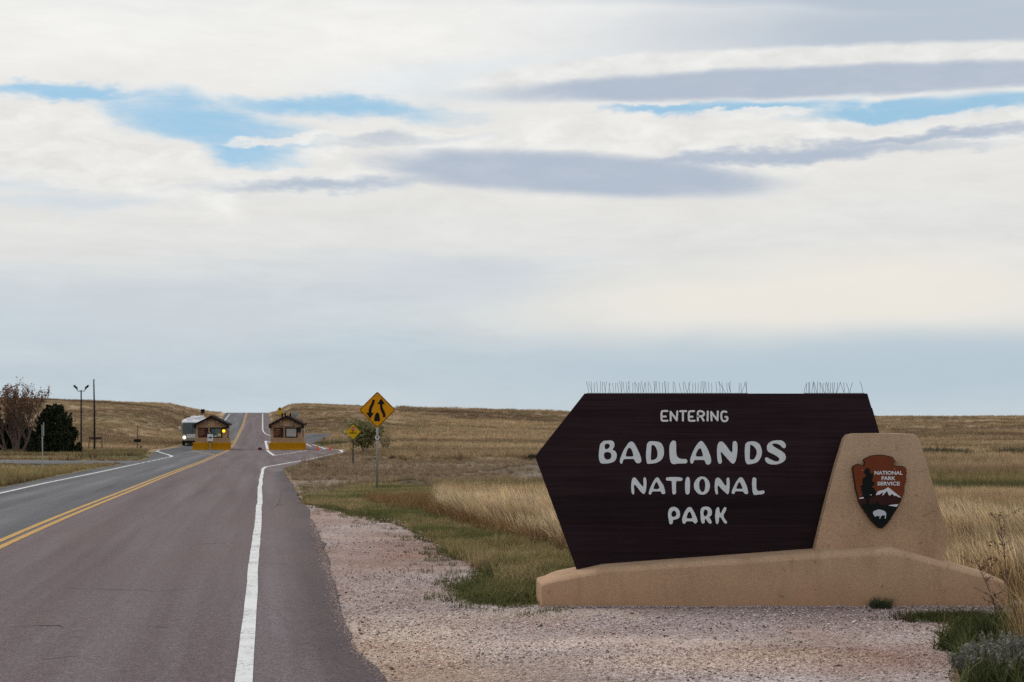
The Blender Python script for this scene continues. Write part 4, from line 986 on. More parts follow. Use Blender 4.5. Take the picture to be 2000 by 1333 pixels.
dish.tube([(.75, 2.3, 3.75), (.75, 2.35, 2.9)], .04, 6); dish.build('satellite_dish', M['sat'], b2)
for x in (-.62, -.30, .25): MB().tube([(x, 1.8, 3.1), (x, 1.8, 3.92)], .09, 8).build('vent_pipe', M['fascia'], b2)

def barrier(px0, px1, label):
    a, b = at(px0, 880, 149.0), at(px1, 880, 149.0); c = ((a[0] + b[0]) / 2, 149.4, zb); hw = (b[0] - a[0]) / 2
    t = tag(empty('concrete_barrier', c, .10), label, 'barrier', 'yellow concrete barriers in front of the booths')
    MB().prism([[(-.34, 0), (.34, 0), (.32, .26), (-.32, .26)]], lambda p, q, y: (y, p, q), -hw, hw).build('footing', M['yellow_conc'], t, bevel=.03)
    MB().prism([[(-.20, .26), (.20, .26), (.16, .80), (-.24, .80)]], lambda p, q, y: (y, p, q), -hw + .02, hw - .02).build('block', M['yellow_conc'], t, bevel=.02)
    return t
barrier(375.5, 449, 'yellow concrete barrier in front of the left booth beside the centre line')
barrier(524.5, 596.5, 'yellow concrete barrier in front of the right booth')

# white one-way style plate on a post in front of the left booth; its words are too far off to read
M['black'] = plain('black_paint', (.010, .010, .011), .5, .2, 10)
def small_plate():
    x, y, z = at(410.5, 869, 148.6); t = tag(empty('lane_sign', (x, y, zb)), 'small white rectangular sign with black arrow before the left booth', 'road sign')
    MB().box(-.04, .04, .02, .07, 0, 1.9).build('post', M['steel'], t)
    S = y / FPX; z0 = (881 - 863) * S; z1 = (881 - 849.5) * S
    p = MB().box(-.29, .29, -.01, .015, z0, z1).build('plate', M['white'], t, bevel=.01)
    zc = (z0 + z1) / 2
    MB().prism([[(-.2, zc - .05), (.02, zc - .05), (.02, zc - .15), (.21, zc), (.02, zc + .15), (.02, zc + .05), (-.2, zc + .05)]], lambda a, b, y_: (a, y_, b), -.016, -.0101).build('arrow', M['black'], p)
    for i in range(4):
        for zz in (zc + .42, zc - .52): MB().box(-.2 + i * .1, -.2 + i * .1 + .07, -.016, -.0101, zz, zz + .10).build('lettering', M['black'], p)
small_plate()

# ------------------------------------------------------------------ motorhome
M['rv_body'] = plain('beige_motorhome_paint', (.26, .235, .185), .4, .05, 2)
M['rv_white'] = plain('white_motorhome_roof', (.66, .66, .68), .45, .06, 3)
M['rv_dark'] = plain('black_rubber', (.012, .012, .012), .7, .2, 8)
M['rv_glass'] = glass_dark('tinted_windscreen', (.018, .035, .042), .05)
M['head_lit'] = plain('lit_headlight', (.9, .85, .7), .3, .01, 4, emit=(1, .87, .62), es=3.5)
M['chrome'] = plain('chrome', (.55, .55, .56), .2, .05, 5, metal=.9)
def motorhome():
    YV = 166.0; x = (376 - 1000) / FPX * YV; z = float(zr(YV)) + .03
    t = tag(empty('motorhome', (x, YV, z), R(-9) * -1, R(1.9)), 'beige motorhome with lit headlights coming down the left lane', 'motorhome')
    W, H, L_ = 1.22, 2.94, 9.6
    side = [(.10, .42), (0, .62), (-.02, 1.45), (.10, 2.72), (.30, H - .06), (.55, H), (L_, H), (L_, .42)]
    MB().prism([side], lambda a, b, y: (y, a, b), -W, W).build('body', M['rv_body'], t, bevel=.09, seg=3)
    MB().prism([[(.07, 2.66), (.16, H - .12), (.35, H + .012), (L_ + .01, H + .012), (L_ + .01, H - .22), (.6, 2.7)]], lambda a, b, y: (y, a, b), -W - .012, W + .012).build('cap', M['rv_white'], t, bevel=.06, seg=2)
    ws = MB().prism([[(-1.12, 1.42), (1.12, 1.42), (1.15, 2.55), (1.0, 2.70), (-1.0, 2.70), (-1.15, 2.55)]], lambda a, b, y: (a, y + (b - 1.5) * .095 - .03, b), -.02, .03).build('windscreen', M['rv_glass'], t)
    MB().box(-.02, .02, -.045, -.02, 1.56, 2.66).build('pillar_bar', M['rv_dark'], ws)
    for s in (-1, 1):
        MB().tube([(s * .1, -.06, 1.6), (s * .55, .0, 2.15)], .018, 5).build('wiper', M['rv_dark'], ws)
        MB().tube([(s * .93, -.09, .98), (s * .93, -.02, .98)], .165, 14).build('headlight', M['head_lit'], t)
        m_ = MB().tube([(s * 1.2, .15, 1.75), (s * 1.42, .05, 1.7), (s * 1.46, .05, 1.95)], .035, 6).build('mirror_arm', M['rv_dark'], t)
        MB().box(s * 1.46 - .09, s * 1.46 + .09, .0, .1, 1.9, 2.3).build('mirror', M['white'], m_, bevel=.03)
        for yy in (1.2, 6.9):
            w_ = MB().tube([(s * (W - .28), yy, .45), (s * (W + .01), yy, .45)], .45, 18).build('wheel', M['rv_dark'], t)
            MB().tube([(s * (W - .02), yy, .45), (s * (W + .03), yy, .45)], .24, 12).build('rim', M['chrome'], w_)
        for y0 in (.75, 2.5, 4.6, 6.6): MB().box(s * (W + .004) - .012, s * (W + .004) + .012, y0, y0 + 1.2, 1.65, 2.4).build('side_window', M['rv_glass'], t)
        MB().box(s * (W + .002) - .01, s * (W + .002) + .01, .4, L_ - .1, 1.12, 1.34).build('stripe', M['rv_dark'], t)
    MB().box(-1.2, 1.2, -.14, .12, .30, .62).build('bumper', M['rv_dark'], t, bevel=.05)
    MB().box(-.62, .62, -.05, -.005, .92, 1.34).build('grille', M['rv_white'], t, bevel=.01)
    for i in range(3): MB().box(-.6, .6, -.06, -.051, .98 + .12 * i, 1.01 + .12 * i).build('grille_bar', M['rv_body'], t)
    for y0, hh, x0 in ((1.1, .24, -.8), (3.2, .36, -.1), (5.6, .34, -.6), (7.6, .30, .1)):
        MB().box(x0, x0 + .75, y0, y0 + 1.0, H, H + hh).build('roof_air_conditioner', M['rv_white'], t, bevel=.06)
    MB().tube([(.75, .9, H + .05), (.75, 8.5, H + .10)], .045, 6).build('roof_rail', M['chrome'], t)
motorhome()

# ------------------------------------------------------------------ cones, red block
M['cone'] = plain('orange_cone_plastic', (.72, .085, .03), .5, .06, 8)
M['cone_base'] = plain('orange_cone_foot', (.55, .07, .03), .6, .1, 8)
M['dark_red'] = plain('dark_red_paint', (.10, .012, .02), .6, .2, 6)
def cone(px, py, label):
    x, Y = gp(px, py); t = tag(empty('traffic_cone', (x, Y, float(zr(Y)) + .028)), label, 'traffic cone', 'orange traffic cones on the plaza')
    MB().box(-.19, .19, -.19, .19, 0, .04).build('foot', M['cone_base'], t, bevel=.01)
    MB().tube([(0, 0, .04), (0, 0, .10), (0, 0, .44), (0, 0, .47)], [.145, .14, .05, .035], 14).build('body', M['cone'], t, smooth=True)
cone(620, 880.5, 'orange traffic cone nearer to the right booth')
cone(644.5, 880.5, 'orange traffic cone farther right by the plaza edge')
x, Y = gp(508, 880)
t = tag(empty('lane_marker', (x, Y, float(zr(Y)) + .028)), 'small dark red marker block standing on the lane between the booths', 'marker')
MB().prism([[(-.2, 0), (.24, 0), (.2, .05), (.12, .26), (-.12, .29), (-.19, .22)]], lambda a, b, y: (a, y, b), -.15, .15).build('block', M['dark_red'], t, bevel=.03); MB().box(-.02, .36, -.2, .2, 0, .035).build('foot', M['rv_dark'], t)

# ------------------------------------------------------------------ warning signs
M['sign_yellow'] = plain('yellow_sign_sheeting', (.62, .255, .002), .5, .05, 3, spec=.12)
M['sign_yellow2'] = plain('faded_yellow_sign_sheeting', (.54, .33, .004), .5, .06, 3, spec=.12)
M['stop_red'] = plain('red_sign_paint', (.36, .03, .03), .5, .06, 6)
M['sign_brown'] = plain('brown_sign_paint', (.045, .018, .014), .5, .1, 8)
M['post_green'] = plain('dark_green_post', (.040, .045, .040), .7, .15, 10)
XZ = lambda a, b, y: (a, y, b)
def rdiamond(r, c): # diamond with eased corners
    o = []
    for k in range(4):
        a = math.pi / 2 * k; d = (math.cos(a), math.sin(a)); n = (-d[1], d[0])
        for w in (-1, -.55, 0, .55, 1): q = 1 - c * (.42 + .58 * abs(w)) ; o.append((r * (d[0] * q + n[0] * c * w * .95), r * (d[1] * q + n[1] * c * w * .95)))
    return o
def diamond(px, pc, r_px, base_py, label, kind):
    _, Y = gp(px, base_py); x = (px - 1000) / FPX * Y; z = float(height(x, Y)); S = Y / FPX
    t = tag(empty('warning_sign', (x, Y, z)), label, 'road sign'); zc = EYE - (pc - HZN) * S - z; r = r_px * S
    return t, zc, r, S
t, zc, r, S = diamond(737, 801, 36.2, 963, 'large yellow diamond sign with two black arrows and a divider on a grey post', 1)
MB().tube([(-.012, .03, -.2), (.0, .03, zc + r * .9)], .031, 10).build('post', M['steel'], t, smooth=True)
pl = MB().prism([[(a, b + zc) for a, b in rdiamond(r, .07)]], XZ, -.004, .004).build('plate', M['sign_yellow'], t)
MB().prism([[(a, b + zc) for a, b in rdiamond(r * .965, .065)], [(a, b + zc) for a, b in rdiamond(r * .925, .06)]], XZ, -.0075, -.0035).build('border', M['black'], pl)
su = lambda l: [((a - 563) * S / 5.79, (293 - b) * S / 5.79 + zc) for a, b in l]   # read off at 5.79 times
MB().prism([su([(505,178),(535,178),(533,205),(520,240),(505,270),(497,300),(496,325),(523,325),(482,395),(437,325),(465,325),(465,295),(473,262),(490,232),(502,205)])], XZ, -.0075, -.0035).build('arrow', M['black'], pl)
MB().prism([su([(606,162),(650,228),(622,228),(622,255),(628,280),(645,310),(657,345),(656,377),(627,377),(626,350),(612,320),(597,288),(593,255),(593,228),(563,228)])], XZ, -.0075, -.0035).build('arrow', M['black'], pl)
MB().prism([su([(527,420),(528,390),(537,350),(550,328),(565,322),(578,330),(588,355),(592,390),(593,422)])], XZ, -.0075, -.0035).build('divider_mark', M['black'], pl)
for zz in (.80, -.80): MB().tube([(0, -.012, zc + r * zz), (0, -.004, zc + r * zz)], .014, 8).build('bolt', M['steel'], pl)
# little route badge lower on the same post
zc2 = zc - (855 - 801) * S
bd = MB().prism([[(-.085, -.07), (.085, -.07), (.085, -.01), (.07, .04), (.035, .078), (0, .088), (-.035, .078), (-.07, .04), (-.085, -.01)]], lambda a, b, y: (a, y, b + zc2), -.012, -.004).build('route_badge', M['sign_brown'], t)
circ = lambda r_, n=20: [(r_ * math.cos(2 * math.pi * k / n), r_ * math.sin(2 * math.pi * k / n) + zc2) for k in range(n)]
MB().prism([circ(.066)], XZ, -.015, -.0119).build('badge_disc', M['white'], bd)
MB().prism([[(-.024, .03 + zc2), (0, .040 + zc2), (.024, .03 + zc2), (.022, -.005 + zc2), (0, -.042 + zc2), (-.022, -.005 + zc2)]], XZ, -.0165, -.0151).build('badge_arrowhead', M['sign_brown'], bd)

t, zc, r, S = diamond(689.5, 844, 14.5, 908, 'small yellow stop ahead sign on a dark post beside the green bush', 2)
MB().box(-.035, .035, .01, .06, -.2, zc).build('post', M['post_green'], t)
pl = MB().prism([[(a, b + zc) for a, b in rdiamond(r, .08)]], XZ, -.004, .006).build('plate', M['sign_yellow2'], t)
MB().prism([[(.125 * math.cos(math.pi / 8 + k * math.pi / 4), zc + r * .38 + .125 * math.sin(math.pi / 8 + k * math.pi / 4)) for k in range(8)]], XZ, -.009, -.0039).build('stop_octagon', M['stop_red'], pl)
text_part('lettering', 'STOP', M['white'], pl, 0, zc + r * .38, .17, .06, -.0105, .01)
text_part('lettering', 'AHEAD', M['black'], pl, 0, zc - r * .12, r * .98, .11, -.0105, .012)

def crest_sign():
    Y = 205.0; px = 546.5; x = (px - 1000) / FPX * Y; S = Y / FPX; z = float(height(x, Y)); t = tag(empty('warning_sign', (x, Y, z)), 'far yellow diamond sign with plaque seen above the right booth', 'road sign')
    zc = EYE - (800 - HZN) * S - z; MB().box(-.05, .05, .01, .07, -.2, zc).build('post', M['post_green'], t)
    pl = MB().prism([[(a, b + zc) for a, b in rdiamond(4.9 * S, .08)]], XZ, -.006, .006).build('plate', M['sign_yellow2'], t)
    MB().box(-.13, .13, -.011, -.0061, zc - .10, zc + .2).build('symbol', M['black'], pl)
    MB().box(-3.2 * S, 3.2 * S, -.006, .006, zc - 10.5 * S, zc - 4.0 * S).build('plaque', M['sign_yellow2'], t)
crest_sign()
def dark_sign():
    Y = 230.0; x = (396 - 1000) / FPX * Y; S = Y / FPX; z = float(height(x, Y)); t = tag(empty('road_sign', (x, Y, z)), 'dark back of a twin panel road sign above the motorhome', 'road sign')
    zc = EYE - (803.5 - HZN) * S - z
    MB().box(-.05, .05, .03, .09, -.2, zc + .3).build('post', M['post_green'], t)
    for s in (-1, 1): MB().box(s * .17 - .15, s * .17 + .15, -.01, .01, zc - .33, zc + .33).build('panel', M['frame_black'], t, bevel=.01)
dark_sign()

# ------------------------------------------------------------------ poles and posts on the left
M['pole_dark'] = plain('dark_bronze_pole', (.014, .014, .014), .5, .15, 6)
M['wood_grey'] = plain('weathered_wood', (.13, .095, .075), .85, .2, 6, bmp=.3)
M['wood_sign'] = plain('brown_wood_board', (.075, .045, .036), .8, .2, 6)
M['red_paint'] = plain('red_marker_paint', (.28, .05, .04), .6, .1, 6)
def lamp_post():
    x, Y = gp(158.5, 883.5); z = float(height(x, Y)); S = Y / FPX; t = tag(empty('street_lamp', (x, Y, z)), 'tall dark twin headed street lamp right of the juniper', 'street lamp')
    top = (883.5 - 763) * S
    MB().tube([(0, 0, -.2), (0, 0, .12), (0, 0, .13), (0, 0, top)], [.17, .17, .080, .060], 10).build('pole', M['pole_dark'], t)
    MB().tube([(0, 0, top - .1), (0, 0, top + .1)], .05, 6).build('finial', M['pole_dark'], t)
    for s in (-1, 1):
        a = MB().tube([(0, 0, top), (s * .28, 0, top - .01), (s * .36, 0, top + .08), (s * .40, 0, top + .22)], .035, 6).build('arm', M['pole_dark'], t)
        MB().tube([(s * .38, 0, top + .16), (s * .42, 0, top + .28), (s * .66, 0, top + .50), (s * .72, 0, top + .52)], [.05, .10, .10, .05], 8).build('lamp_head', M['pole_dark'], a)
lamp_post()
def flag_pole():
    x, Y = gp(184.5, 884.5); z = float(height(x, Y)); S = Y / FPX; t = tag(empty('flagpole', (x, Y, z)), 'bare dark flagpole with a ball on top beside the street lamp', 'flagpole')
    H_ = (884.5 - 744) * S; MB().tube([(0, 0, -.2), (0, 0, H_ * .5), (-.06, 0, H_)], [.095, .080, .055], 10).build('pole', M['pole_dark'], t)
    MB().tube([(-.06, 0, H_), (-.06, 0, H_ + .07), (-.06, 0, H_ + .14), (-.06, 0, H_ + .18)], [.03, .085, .085, .03], 8).build('ball', M['steel'], t)
flag_pole()
def frame_sign():
    x, Y = gp(186.5, 882); Y += 3; x = (186.5 - 1000) / FPX * Y; z = float(height(x, Y)); S = Y / FPX; t = tag(empty('wooden_sign', (x, Y, z)), 'low wooden board sign on two leaning posts behind the flagpole', 'wooden sign')
    for s in (-1, 1): MB().tube([(s * .72, 0, -.2), (s * .60, 0, (884 - 854) * S)], .06, 6).build('post', M['wood_grey'], t)
    MB().box(-.62, .62, -.05, .0, (884 - 861) * S, (884 - 856) * S).build('board', M['wood_sign'], t)
frame_sign()
def marker_post():
    x, Y = gp(268.5, 882); z = float(height(x, Y)); S = Y / FPX; t = tag(empty('marker_post', (x, Y, z)), 'slim post with red top and black crossbar on the grass left of the road', 'marker post')
    MB().box(-.045, .045, -.03, .03, -.2, (882 - 846) * S).build('post', M['wood_grey'], t)
    MB().box(-.035, .035, -.025, .025, (882 - 846) * S, (882 - 830) * S).build('tip', M['red_paint'], t)
    MB().box(-.36, .36, -.07, -.031, (882 - 864) * S, (882 - 858) * S).build('crossbar', M['black'], t, bevel=.02)
    x2 = x + 5 * S; t2 = tag(empty('utility_box', (x2, Y + .4, float(height(x2, Y + .4)))), 'small grey utility box at the foot of the marker post', 'utility box')
    MB().box(-.08, .08, -.08, .08, -.1, (882 - 872) * S).build('case', M['wood_grey'], t2, bevel=.01); MB().box(-.09, .09, -.09, .09, (882 - 872) * S, (882 - 871.2) * S).build('lid', M['wood_grey'], t2)
marker_post()
def edge_sign():
    x, Y = gp(83.5, 912); z = float(height(x, Y)); S = Y / FPX; t = tag(empty('road_sign', (x, Y, z), R(105)), 'pale steel signpost seen edge-on in the grass left of the road', 'road sign')
    MB().tube([(0, 0, -.3), (.0, .025, 2.3)], .032, 8).build('post', M['steel'], t)
    MB().box(-.2, .2, -.055, -.035, 1.72, 2.42).build('plate', M['steel'], t, bevel=.03)
edge_sign()

# ------------------------------------------------------------------ grass, brush and gravel stones (scattered masses)
def tuft_mesh(name, n, rad, h0, h1, w, lean, m, seed, segs=3, head=0.0, wind=(0, 0)):
    r = np.random.default_rng(seed); V = []; F = []; H = []; Rn = []
    for _ in range(n):
        a = r.uniform(0, 6.283); d = rad * math.sqrt(r.uniform()); bx, by = d * math.cos(a), d * math.sin(a)
        h = r.uniform(h0, h1); fa = r.uniform(0, 6.283); lx, ly = lean * r.normal(0, .6) + wind[0], lean * r.normal(0, .6) + wind[1]
        q = r.uniform(); wx, wy = math.cos(fa) * w / 2, math.sin(fa) * w / 2; k = len(V)
        for i in range(segs + 1):
            t = i / segs; c = 1 - t * .85 if i < segs else .0
            if head and i == segs: c = 0
            if head and i == segs - 1: c = head
            x, y, z = bx + lx * h * t ** 1.8, by + ly * h * t ** 1.8, h * t * (1 - .12 * t * (abs(lx) + abs(ly)))
            if i < segs: V += [(x - wx * c, y - wy * c, z), (x + wx * c, y + wy * c, z)]; H += [t, t]; Rn += [q, q]
            else: V.append((x, y, z)); H.append(1.0); Rn.append(q)
        for i in range(segs - 1): F.append((k + 2 * i, k + 2 * i + 1, k + 2 * i + 3, k + 2 * i + 2))
        F.append((k + 2 * segs - 2, k + 2 * segs - 1, k + 2 * segs))
    me = mesh_from(name, V, F); set_attr(me, 'hgt', 'FLOAT', np.array(H, np.float32)); set_attr(me, 'rnd', 'FLOAT', np.array(Rn, np.float32)); me.materials.append(m)
    return me

def scatter_tree():
    ng = bpy.data.node_groups.new('scatter', 'GeometryNodeTree')
    ng.interface.new_socket('Geometry', in_out='INPUT', socket_type='NodeSocketGeometry'); ng.interface.new_socket('Kinds', in_out='INPUT', socket_type='NodeSocketCollection')
    ng.interface.new_socket('Geometry', in_out='OUTPUT', socket_type='NodeSocketGeometry')
    N = ng.nodes; L = ng.links; gi = N.new('NodeGroupInput'); go = N.new('NodeGroupOutput'); ip = N.new('GeometryNodeInstanceOnPoints'); ci = N.new('GeometryNodeCollectionInfo')
    ci.inputs['Separate Children'].default_value = True; ci.inputs['Reset Children'].default_value = True
    L.new(gi.outputs[1], ci.inputs[0]); L.new(gi.outputs[0], ip.inputs['Points']); L.new(ci.outputs[0], ip.inputs['Instance']); ip.inputs['Pick Instance'].default_value = True
    for nm, ty, so in (('idx', 'INT', 'Instance Index'), ('rot', 'FLOAT_VECTOR', 'Rotation'), ('scl', 'FLOAT_VECTOR', 'Scale')):
        na = N.new('GeometryNodeInputNamedAttribute'); na.data_type = ty; na.inputs[0].default_value = nm; L.new(na.outputs[0], ip.inputs[so])
    L.new(ip.outputs[0], go.inputs[0]); return ng
SCATTER = scatter_tree()
KINDS = {}
def kinds(name, meshes):
    c = bpy.data.collections.new(name)
    for me in meshes: c.objects.link(bpy.data.objects.new(me.name, me))
    KINDS[name] = (c, len(meshes)); return name
def scatter(name, kind, x, y, z, s, tint, label, seed=0, tilt=.12, sz=None, parent=None, spin=3.1416):
    r = np.random.default_rng(seed); n = len(x); c, nk = KINDS[kind]
    me = bpy.data.meshes.new(name); me.vertices.add(n); me.vertices.foreach_set('co', np.stack([x, y, z], 1).astype(np.float32).ravel())
    set_attr(me, 'idx', 'INT', r.integers(0, nk, n).astype(np.int32))
    set_attr(me, 'rot', 'FLOAT_VECTOR', np.stack([r.normal(0, tilt, n), r.normal(0, tilt, n), r.uniform(-spin, spin, n)], 1).astype(np.float32))
    ss = np.stack([s, s, s if sz is None else sz], 1); set_attr(me, 'scl', 'FLOAT_VECTOR', ss.astype(np.float32))
    set_attr(me, 'tint', 'FLOAT_VECTOR', np.asarray(tint, np.float32))
    o = bpy.data.objects.new(name, me); COL.objects.link(o); md = o.modifiers.new('scatter', 'NODES'); md.node_group = SCATTER
    md[[i.identifier for i in SCATTER.interface.items_tree if i.name == 'Kinds'][0]] = c
    if parent: o.parent = parent
    tag(o, label, kind='stuff'); return o

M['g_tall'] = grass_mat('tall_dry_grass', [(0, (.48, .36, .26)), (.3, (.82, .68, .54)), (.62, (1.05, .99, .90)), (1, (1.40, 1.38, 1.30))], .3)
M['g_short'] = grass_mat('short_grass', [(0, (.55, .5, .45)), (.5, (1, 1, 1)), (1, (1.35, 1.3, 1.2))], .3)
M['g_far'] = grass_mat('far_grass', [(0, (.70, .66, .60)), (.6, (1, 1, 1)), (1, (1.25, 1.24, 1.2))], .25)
kinds('tall', [tuft_mesh('tall_tuft', 20, .15, .26, .64, .013, .24, M['g_tall'], 10 + i, 4, head=.9, wind=(-.26, 0)) for i in range(5)])
kinds('short', [tuft_mesh('short_tuft', 22, .13, .04, .18, .014, .6, M['g_short'], 30 + i, 2) for i in range(5)])
kinds('mid', [tuft_mesh('mid_tuft', 30, .20, .14, .42, .013, .40, M['g_short'], 50 + i, 3) for i in range(5)])
kinds('far', [tuft_mesh('far_tuft', 30, .60, .14, .40, .05, .40, M['g_far'], 70 + i, 2) for i in range(4)])

def spread(n, y0, y1, u0=-250, u1=2250, seed=0, p=2.0):
    """places by distance: density falls off so that every stretch of the picture gets its share"""
    r = np.random.default_rng(seed); q = r.uniform(size=n)
    Y = (y0 ** (1 - p) + q * (y1 ** (1 - p) - y0 ** (1 - p))) ** (1 / (1 - p)); x = (r.uniform(u0, u1, n) - 1000) / FPX * Y
    return x, Y
def off_road(x, y, pad=.15):
    m = (x < xl(y) - pad) | (x > xr(y) + pad * .6)
    return m & ~inside(SIDE_LEFT, x, y) & ~inside(SIDE_RIGHT, x, y) & ~inside(GRAVEL, x, y) & ~((x > .25) & (x < 5.0) & (y > SY - .05) & (y < SY + .95))
def poly_pts(poly, n, seed):
    r = np.random.default_rng(seed); p = np.array(poly); lo, hi = p.min(0), p.max(0); x = r.uniform(lo[0], hi[0], n); y = r.uniform(lo[1], hi[1], n)
    k = inside(poly, x, y); return x[k], y[k]
def jit(c, seed, a=.25):
    r = np.random.default_rng(seed); return c * (1 + a * (r.uniform(size=(len(c), 1)) - .5) * 2) * (1 + .03 * r.normal(size=c.shape))
TG = np.array([.55, .44, .30])

# tall pale grass behind the sign
x, y = poly_pts(TALL, 26000, 1); u = ucol(x, y); k = off_road(x, y) & (u > 600) & (u < 2300) & (np.random.default_rng(8).uniform(size=len(u)) < np.maximum(sstep(838, 960, u), sstep(22, 19, y)) * (.35 + .65 * sstep(.30, .5, fbm(x / .7, y / .7, 77)))); x, y = x[k], y[k]
edge = inside([(a, b) for a, b in TALL], x, y)
n = fbm(x / 3, y / 3, 4); c = jit(TG * (.72 + .55 * n[:, None]), 2); rz_ = fbm(x / 5 + 3, y / 2, 12)[:, None]; c = c * (1 - .35 * sstep(.5, .75, rz_)) + np.array([.26, .15, .075]) * .35 * sstep(.5, .75, rz_)
s = .50 + .85 * fbm(x / 1.1, y / 1.1, 9); near_r = sstep(1.0, 3.0, x); s = s * (.92 + .12 * near_r)
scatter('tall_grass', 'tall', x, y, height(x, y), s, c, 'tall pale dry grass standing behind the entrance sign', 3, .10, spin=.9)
# rusty undergrowth at the foot of the tall grass
x, y = poly_pts(RUST, 5000, 4); rn_ = fbm(x / 1.2, y / 1.2, 31); x, y = x[rn_ > .42], y[rn_ > .42]; k = off_road(x, y) & ~((x > .5) & (y < 15.3)); x, y = x[k], y[k]; n = fbm(x, y, 4)
scatter('rusty_grass', 'mid', x, y, height(x, y), .6 + .5 * fbm(x, y, 7), jit(np.array([.25, .155, .078]) * (.7 + .6 * n[:, None]) * np.ones((len(x), 3)), 5), 'rust brown undergrowth fringing the tall dry grass', 6, .2)
# green verge between gravel and tall grass
x, y = poly_pts(GREEN, 36000, 7); k = off_road(x, y, .1) & ~((x > .3) & (y < 14.9) & (y > 14.1)); x, y = x[k], y[k]
n = fbm(x / 2.0, y / 1.6, 12)[:, None]; n2 = fbm(x / .9, y / .9, 15)[:, None]
c = np.array([.135, .145, .055]) * (1 - sstep(.36, .62, n)) + np.array([.29, .235, .115]) * sstep(.36, .62, n); c = c * (1 - .55 * sstep(.48, .68, n2)) + np.array([.42, .33, .19]) * .55 * sstep(.48, .68, n2)
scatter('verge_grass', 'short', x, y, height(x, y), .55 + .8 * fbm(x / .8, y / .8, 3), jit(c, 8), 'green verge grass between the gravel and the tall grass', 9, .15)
# ragged grass creeping over the edge of the gravel
G2 = G([(600, 984), (660, 998), (735, 1015), (800, 1037), (850, 1066), (905, 1100), (960, 1128), (985, 1140), (930, 1150), (922, 1166), (960, 1178), (1045, 1180)])
r = np.random.default_rng(3); P = np.array(G2); t_ = r.uniform(0, len(P) - 1.001, 2600); i = t_.astype(int); f = (t_ - i)[:, None]; Q = P[i] * (1 - f) + P[i + 1] * f + r.normal(0, 1, (2600, 2)) * np.array([[1, 1.4]]) * r.choice([.07, .14, .30], (2600, 1))
k = fbm(Q[:, 0] * .9, Q[:, 1] * .9, 2) > .42; Q = Q[k]
scatter('creeping_grass', 'short', Q[:, 0], Q[:, 1], height(Q[:, 0], Q[:, 1]), r.uniform(.22, .7, len(Q)), jit(np.array([.125, .130, .050]) * np.ones((len(Q), 3)), 5, .5), 'ragged grass creeping over the gravel edge', 4, .2)
# middle distance
x, y = spread(70000, 17, 130, seed=11, p=2.0); k = off_road(x, y, .25) & ~inside(TALL, x, y) & ~inside(GREEN, x, y); x, y = x[k], y[k]
mown = inside(MOWN, x, y); bare = np.zeros(len(x), bool)
for px, py, rx, ry, _ in MOUNDS: gx, gy = gp(px, py); bare |= (np.hypot((x - gx) / rx, (y - gy) / ry) < .85) & (np.random.default_rng(5).uniform(size=len(x)) < .85)
x, y, mown = x[~bare], y[~bare], mown[~bare]
c = tints(x, y); s = (.55 + .5 * fbm(x / 3, y / 3, 3)) * (1 + y / 110) * np.where(mown, .45, 1) * np.where((y > 90) & (x < xl(y)) & (y < 138), .4, 1) * np.where((y > 55) & (y < 84) & (x < xl(y)), .45, 1)
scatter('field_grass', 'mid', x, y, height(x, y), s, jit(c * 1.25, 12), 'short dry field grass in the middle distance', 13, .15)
# far slopes and the fuzzy line of the ridges
x, y = spread(60000, 110, 300, -150, 1500, 21, 1.3); k = off_road(x, y, 1.2); x, y = x[k], y[k]
scatter('hill_grass', 'far', x, y, height(x, y), (.55 + .6 * fbm(x / 6, y / 6, 3)), jit(tints(x, y) * 1.15, 22, .10), 'dry grass covering the low hills', 23, .15)
x, y = spread(34000, 120, 700, 780, 2250, 25, 1.2); scatter('plain_grass', 'far', x, y, height(x, y), (.6 + .7 * fbm(x / 9, y / 9, 3)) * (1 + y / 500), jit(tints(x, y) * 1.15, 26, .10), 'dry grass covering the far plain on the right', 27, .15)
# left verge
x, y = spread(12000, 20, 84, -250, 300, 31, 1.6); v = xl(y) - x; k = (v > .25) & (v < 9) & ~inside(SIDE_LEFT, x, y) & (y < 84); x, y, v = x[k], y[k], v[k]
s = (.40 + .75 * sstep(.3, 3, v) * fbm(x, y / 2, 3)) * (1 - .55 * sstep(55, 78, y)); n = fbm(x / 3, y / 5, 8)[:, None]; c = np.array([.175, .145, .062]) * (1 - n) + np.array([.29, .21, .115]) * n
scatter('roadside_grass', 'mid', x, y, height(x, y), s, jit(c, 32), 'olive roadside grass on the left verge', 33, .2)
# brush lines on the right and across the flat
M['g_brush'] = grass_mat('brush_leaves', [(0, (.5, .5, .5)), (1, (1.2, 1.2, 1.15))], .15)
kinds('brush', [tuft_mesh('brush_tuft', 60, .35, .10, .50, .05, .5, M['g_brush'], 90 + i, 2) for i in range(4)])
r = np.random.default_rng(41); n = 900; u = r.uniform(1500, 2300, n); y = 38.3 + r.normal(0, .8, n) + (u - 1500) * .0015; x = (u - 1000) / FPX * y; k = fbm(x / 2, y, 3) > .42
scatter('low_brush', 'brush', x[k], y[k], height(x[k], y[k]) - .05, (.35 + .6 * fbm(x[k] / 1.2, y[k], 5)), jit(np.array([.045, .055, .022]) * np.ones((k.sum(), 3)), 1), 'dark green brush line behind the grass at the right', 42, .1)
n = 500; u = r.uniform(1500, 2300, n); y = 46 + r.normal(0, .5, n); x = (u - 1000) / FPX * y; k = fbm(x / 3 + 4, y, 3) > .5
scatter('low_brush', 'brush', x[k], y[k], height(x[k], y[k]) - .05, .35 + .4 * fbm(x[k], y[k], 5), jit(np.array([.060, .062, .022]) * np.ones((k.sum(), 3)), 1), 'thin dark green streak of brush in the olive strip at the right', 43, .1)
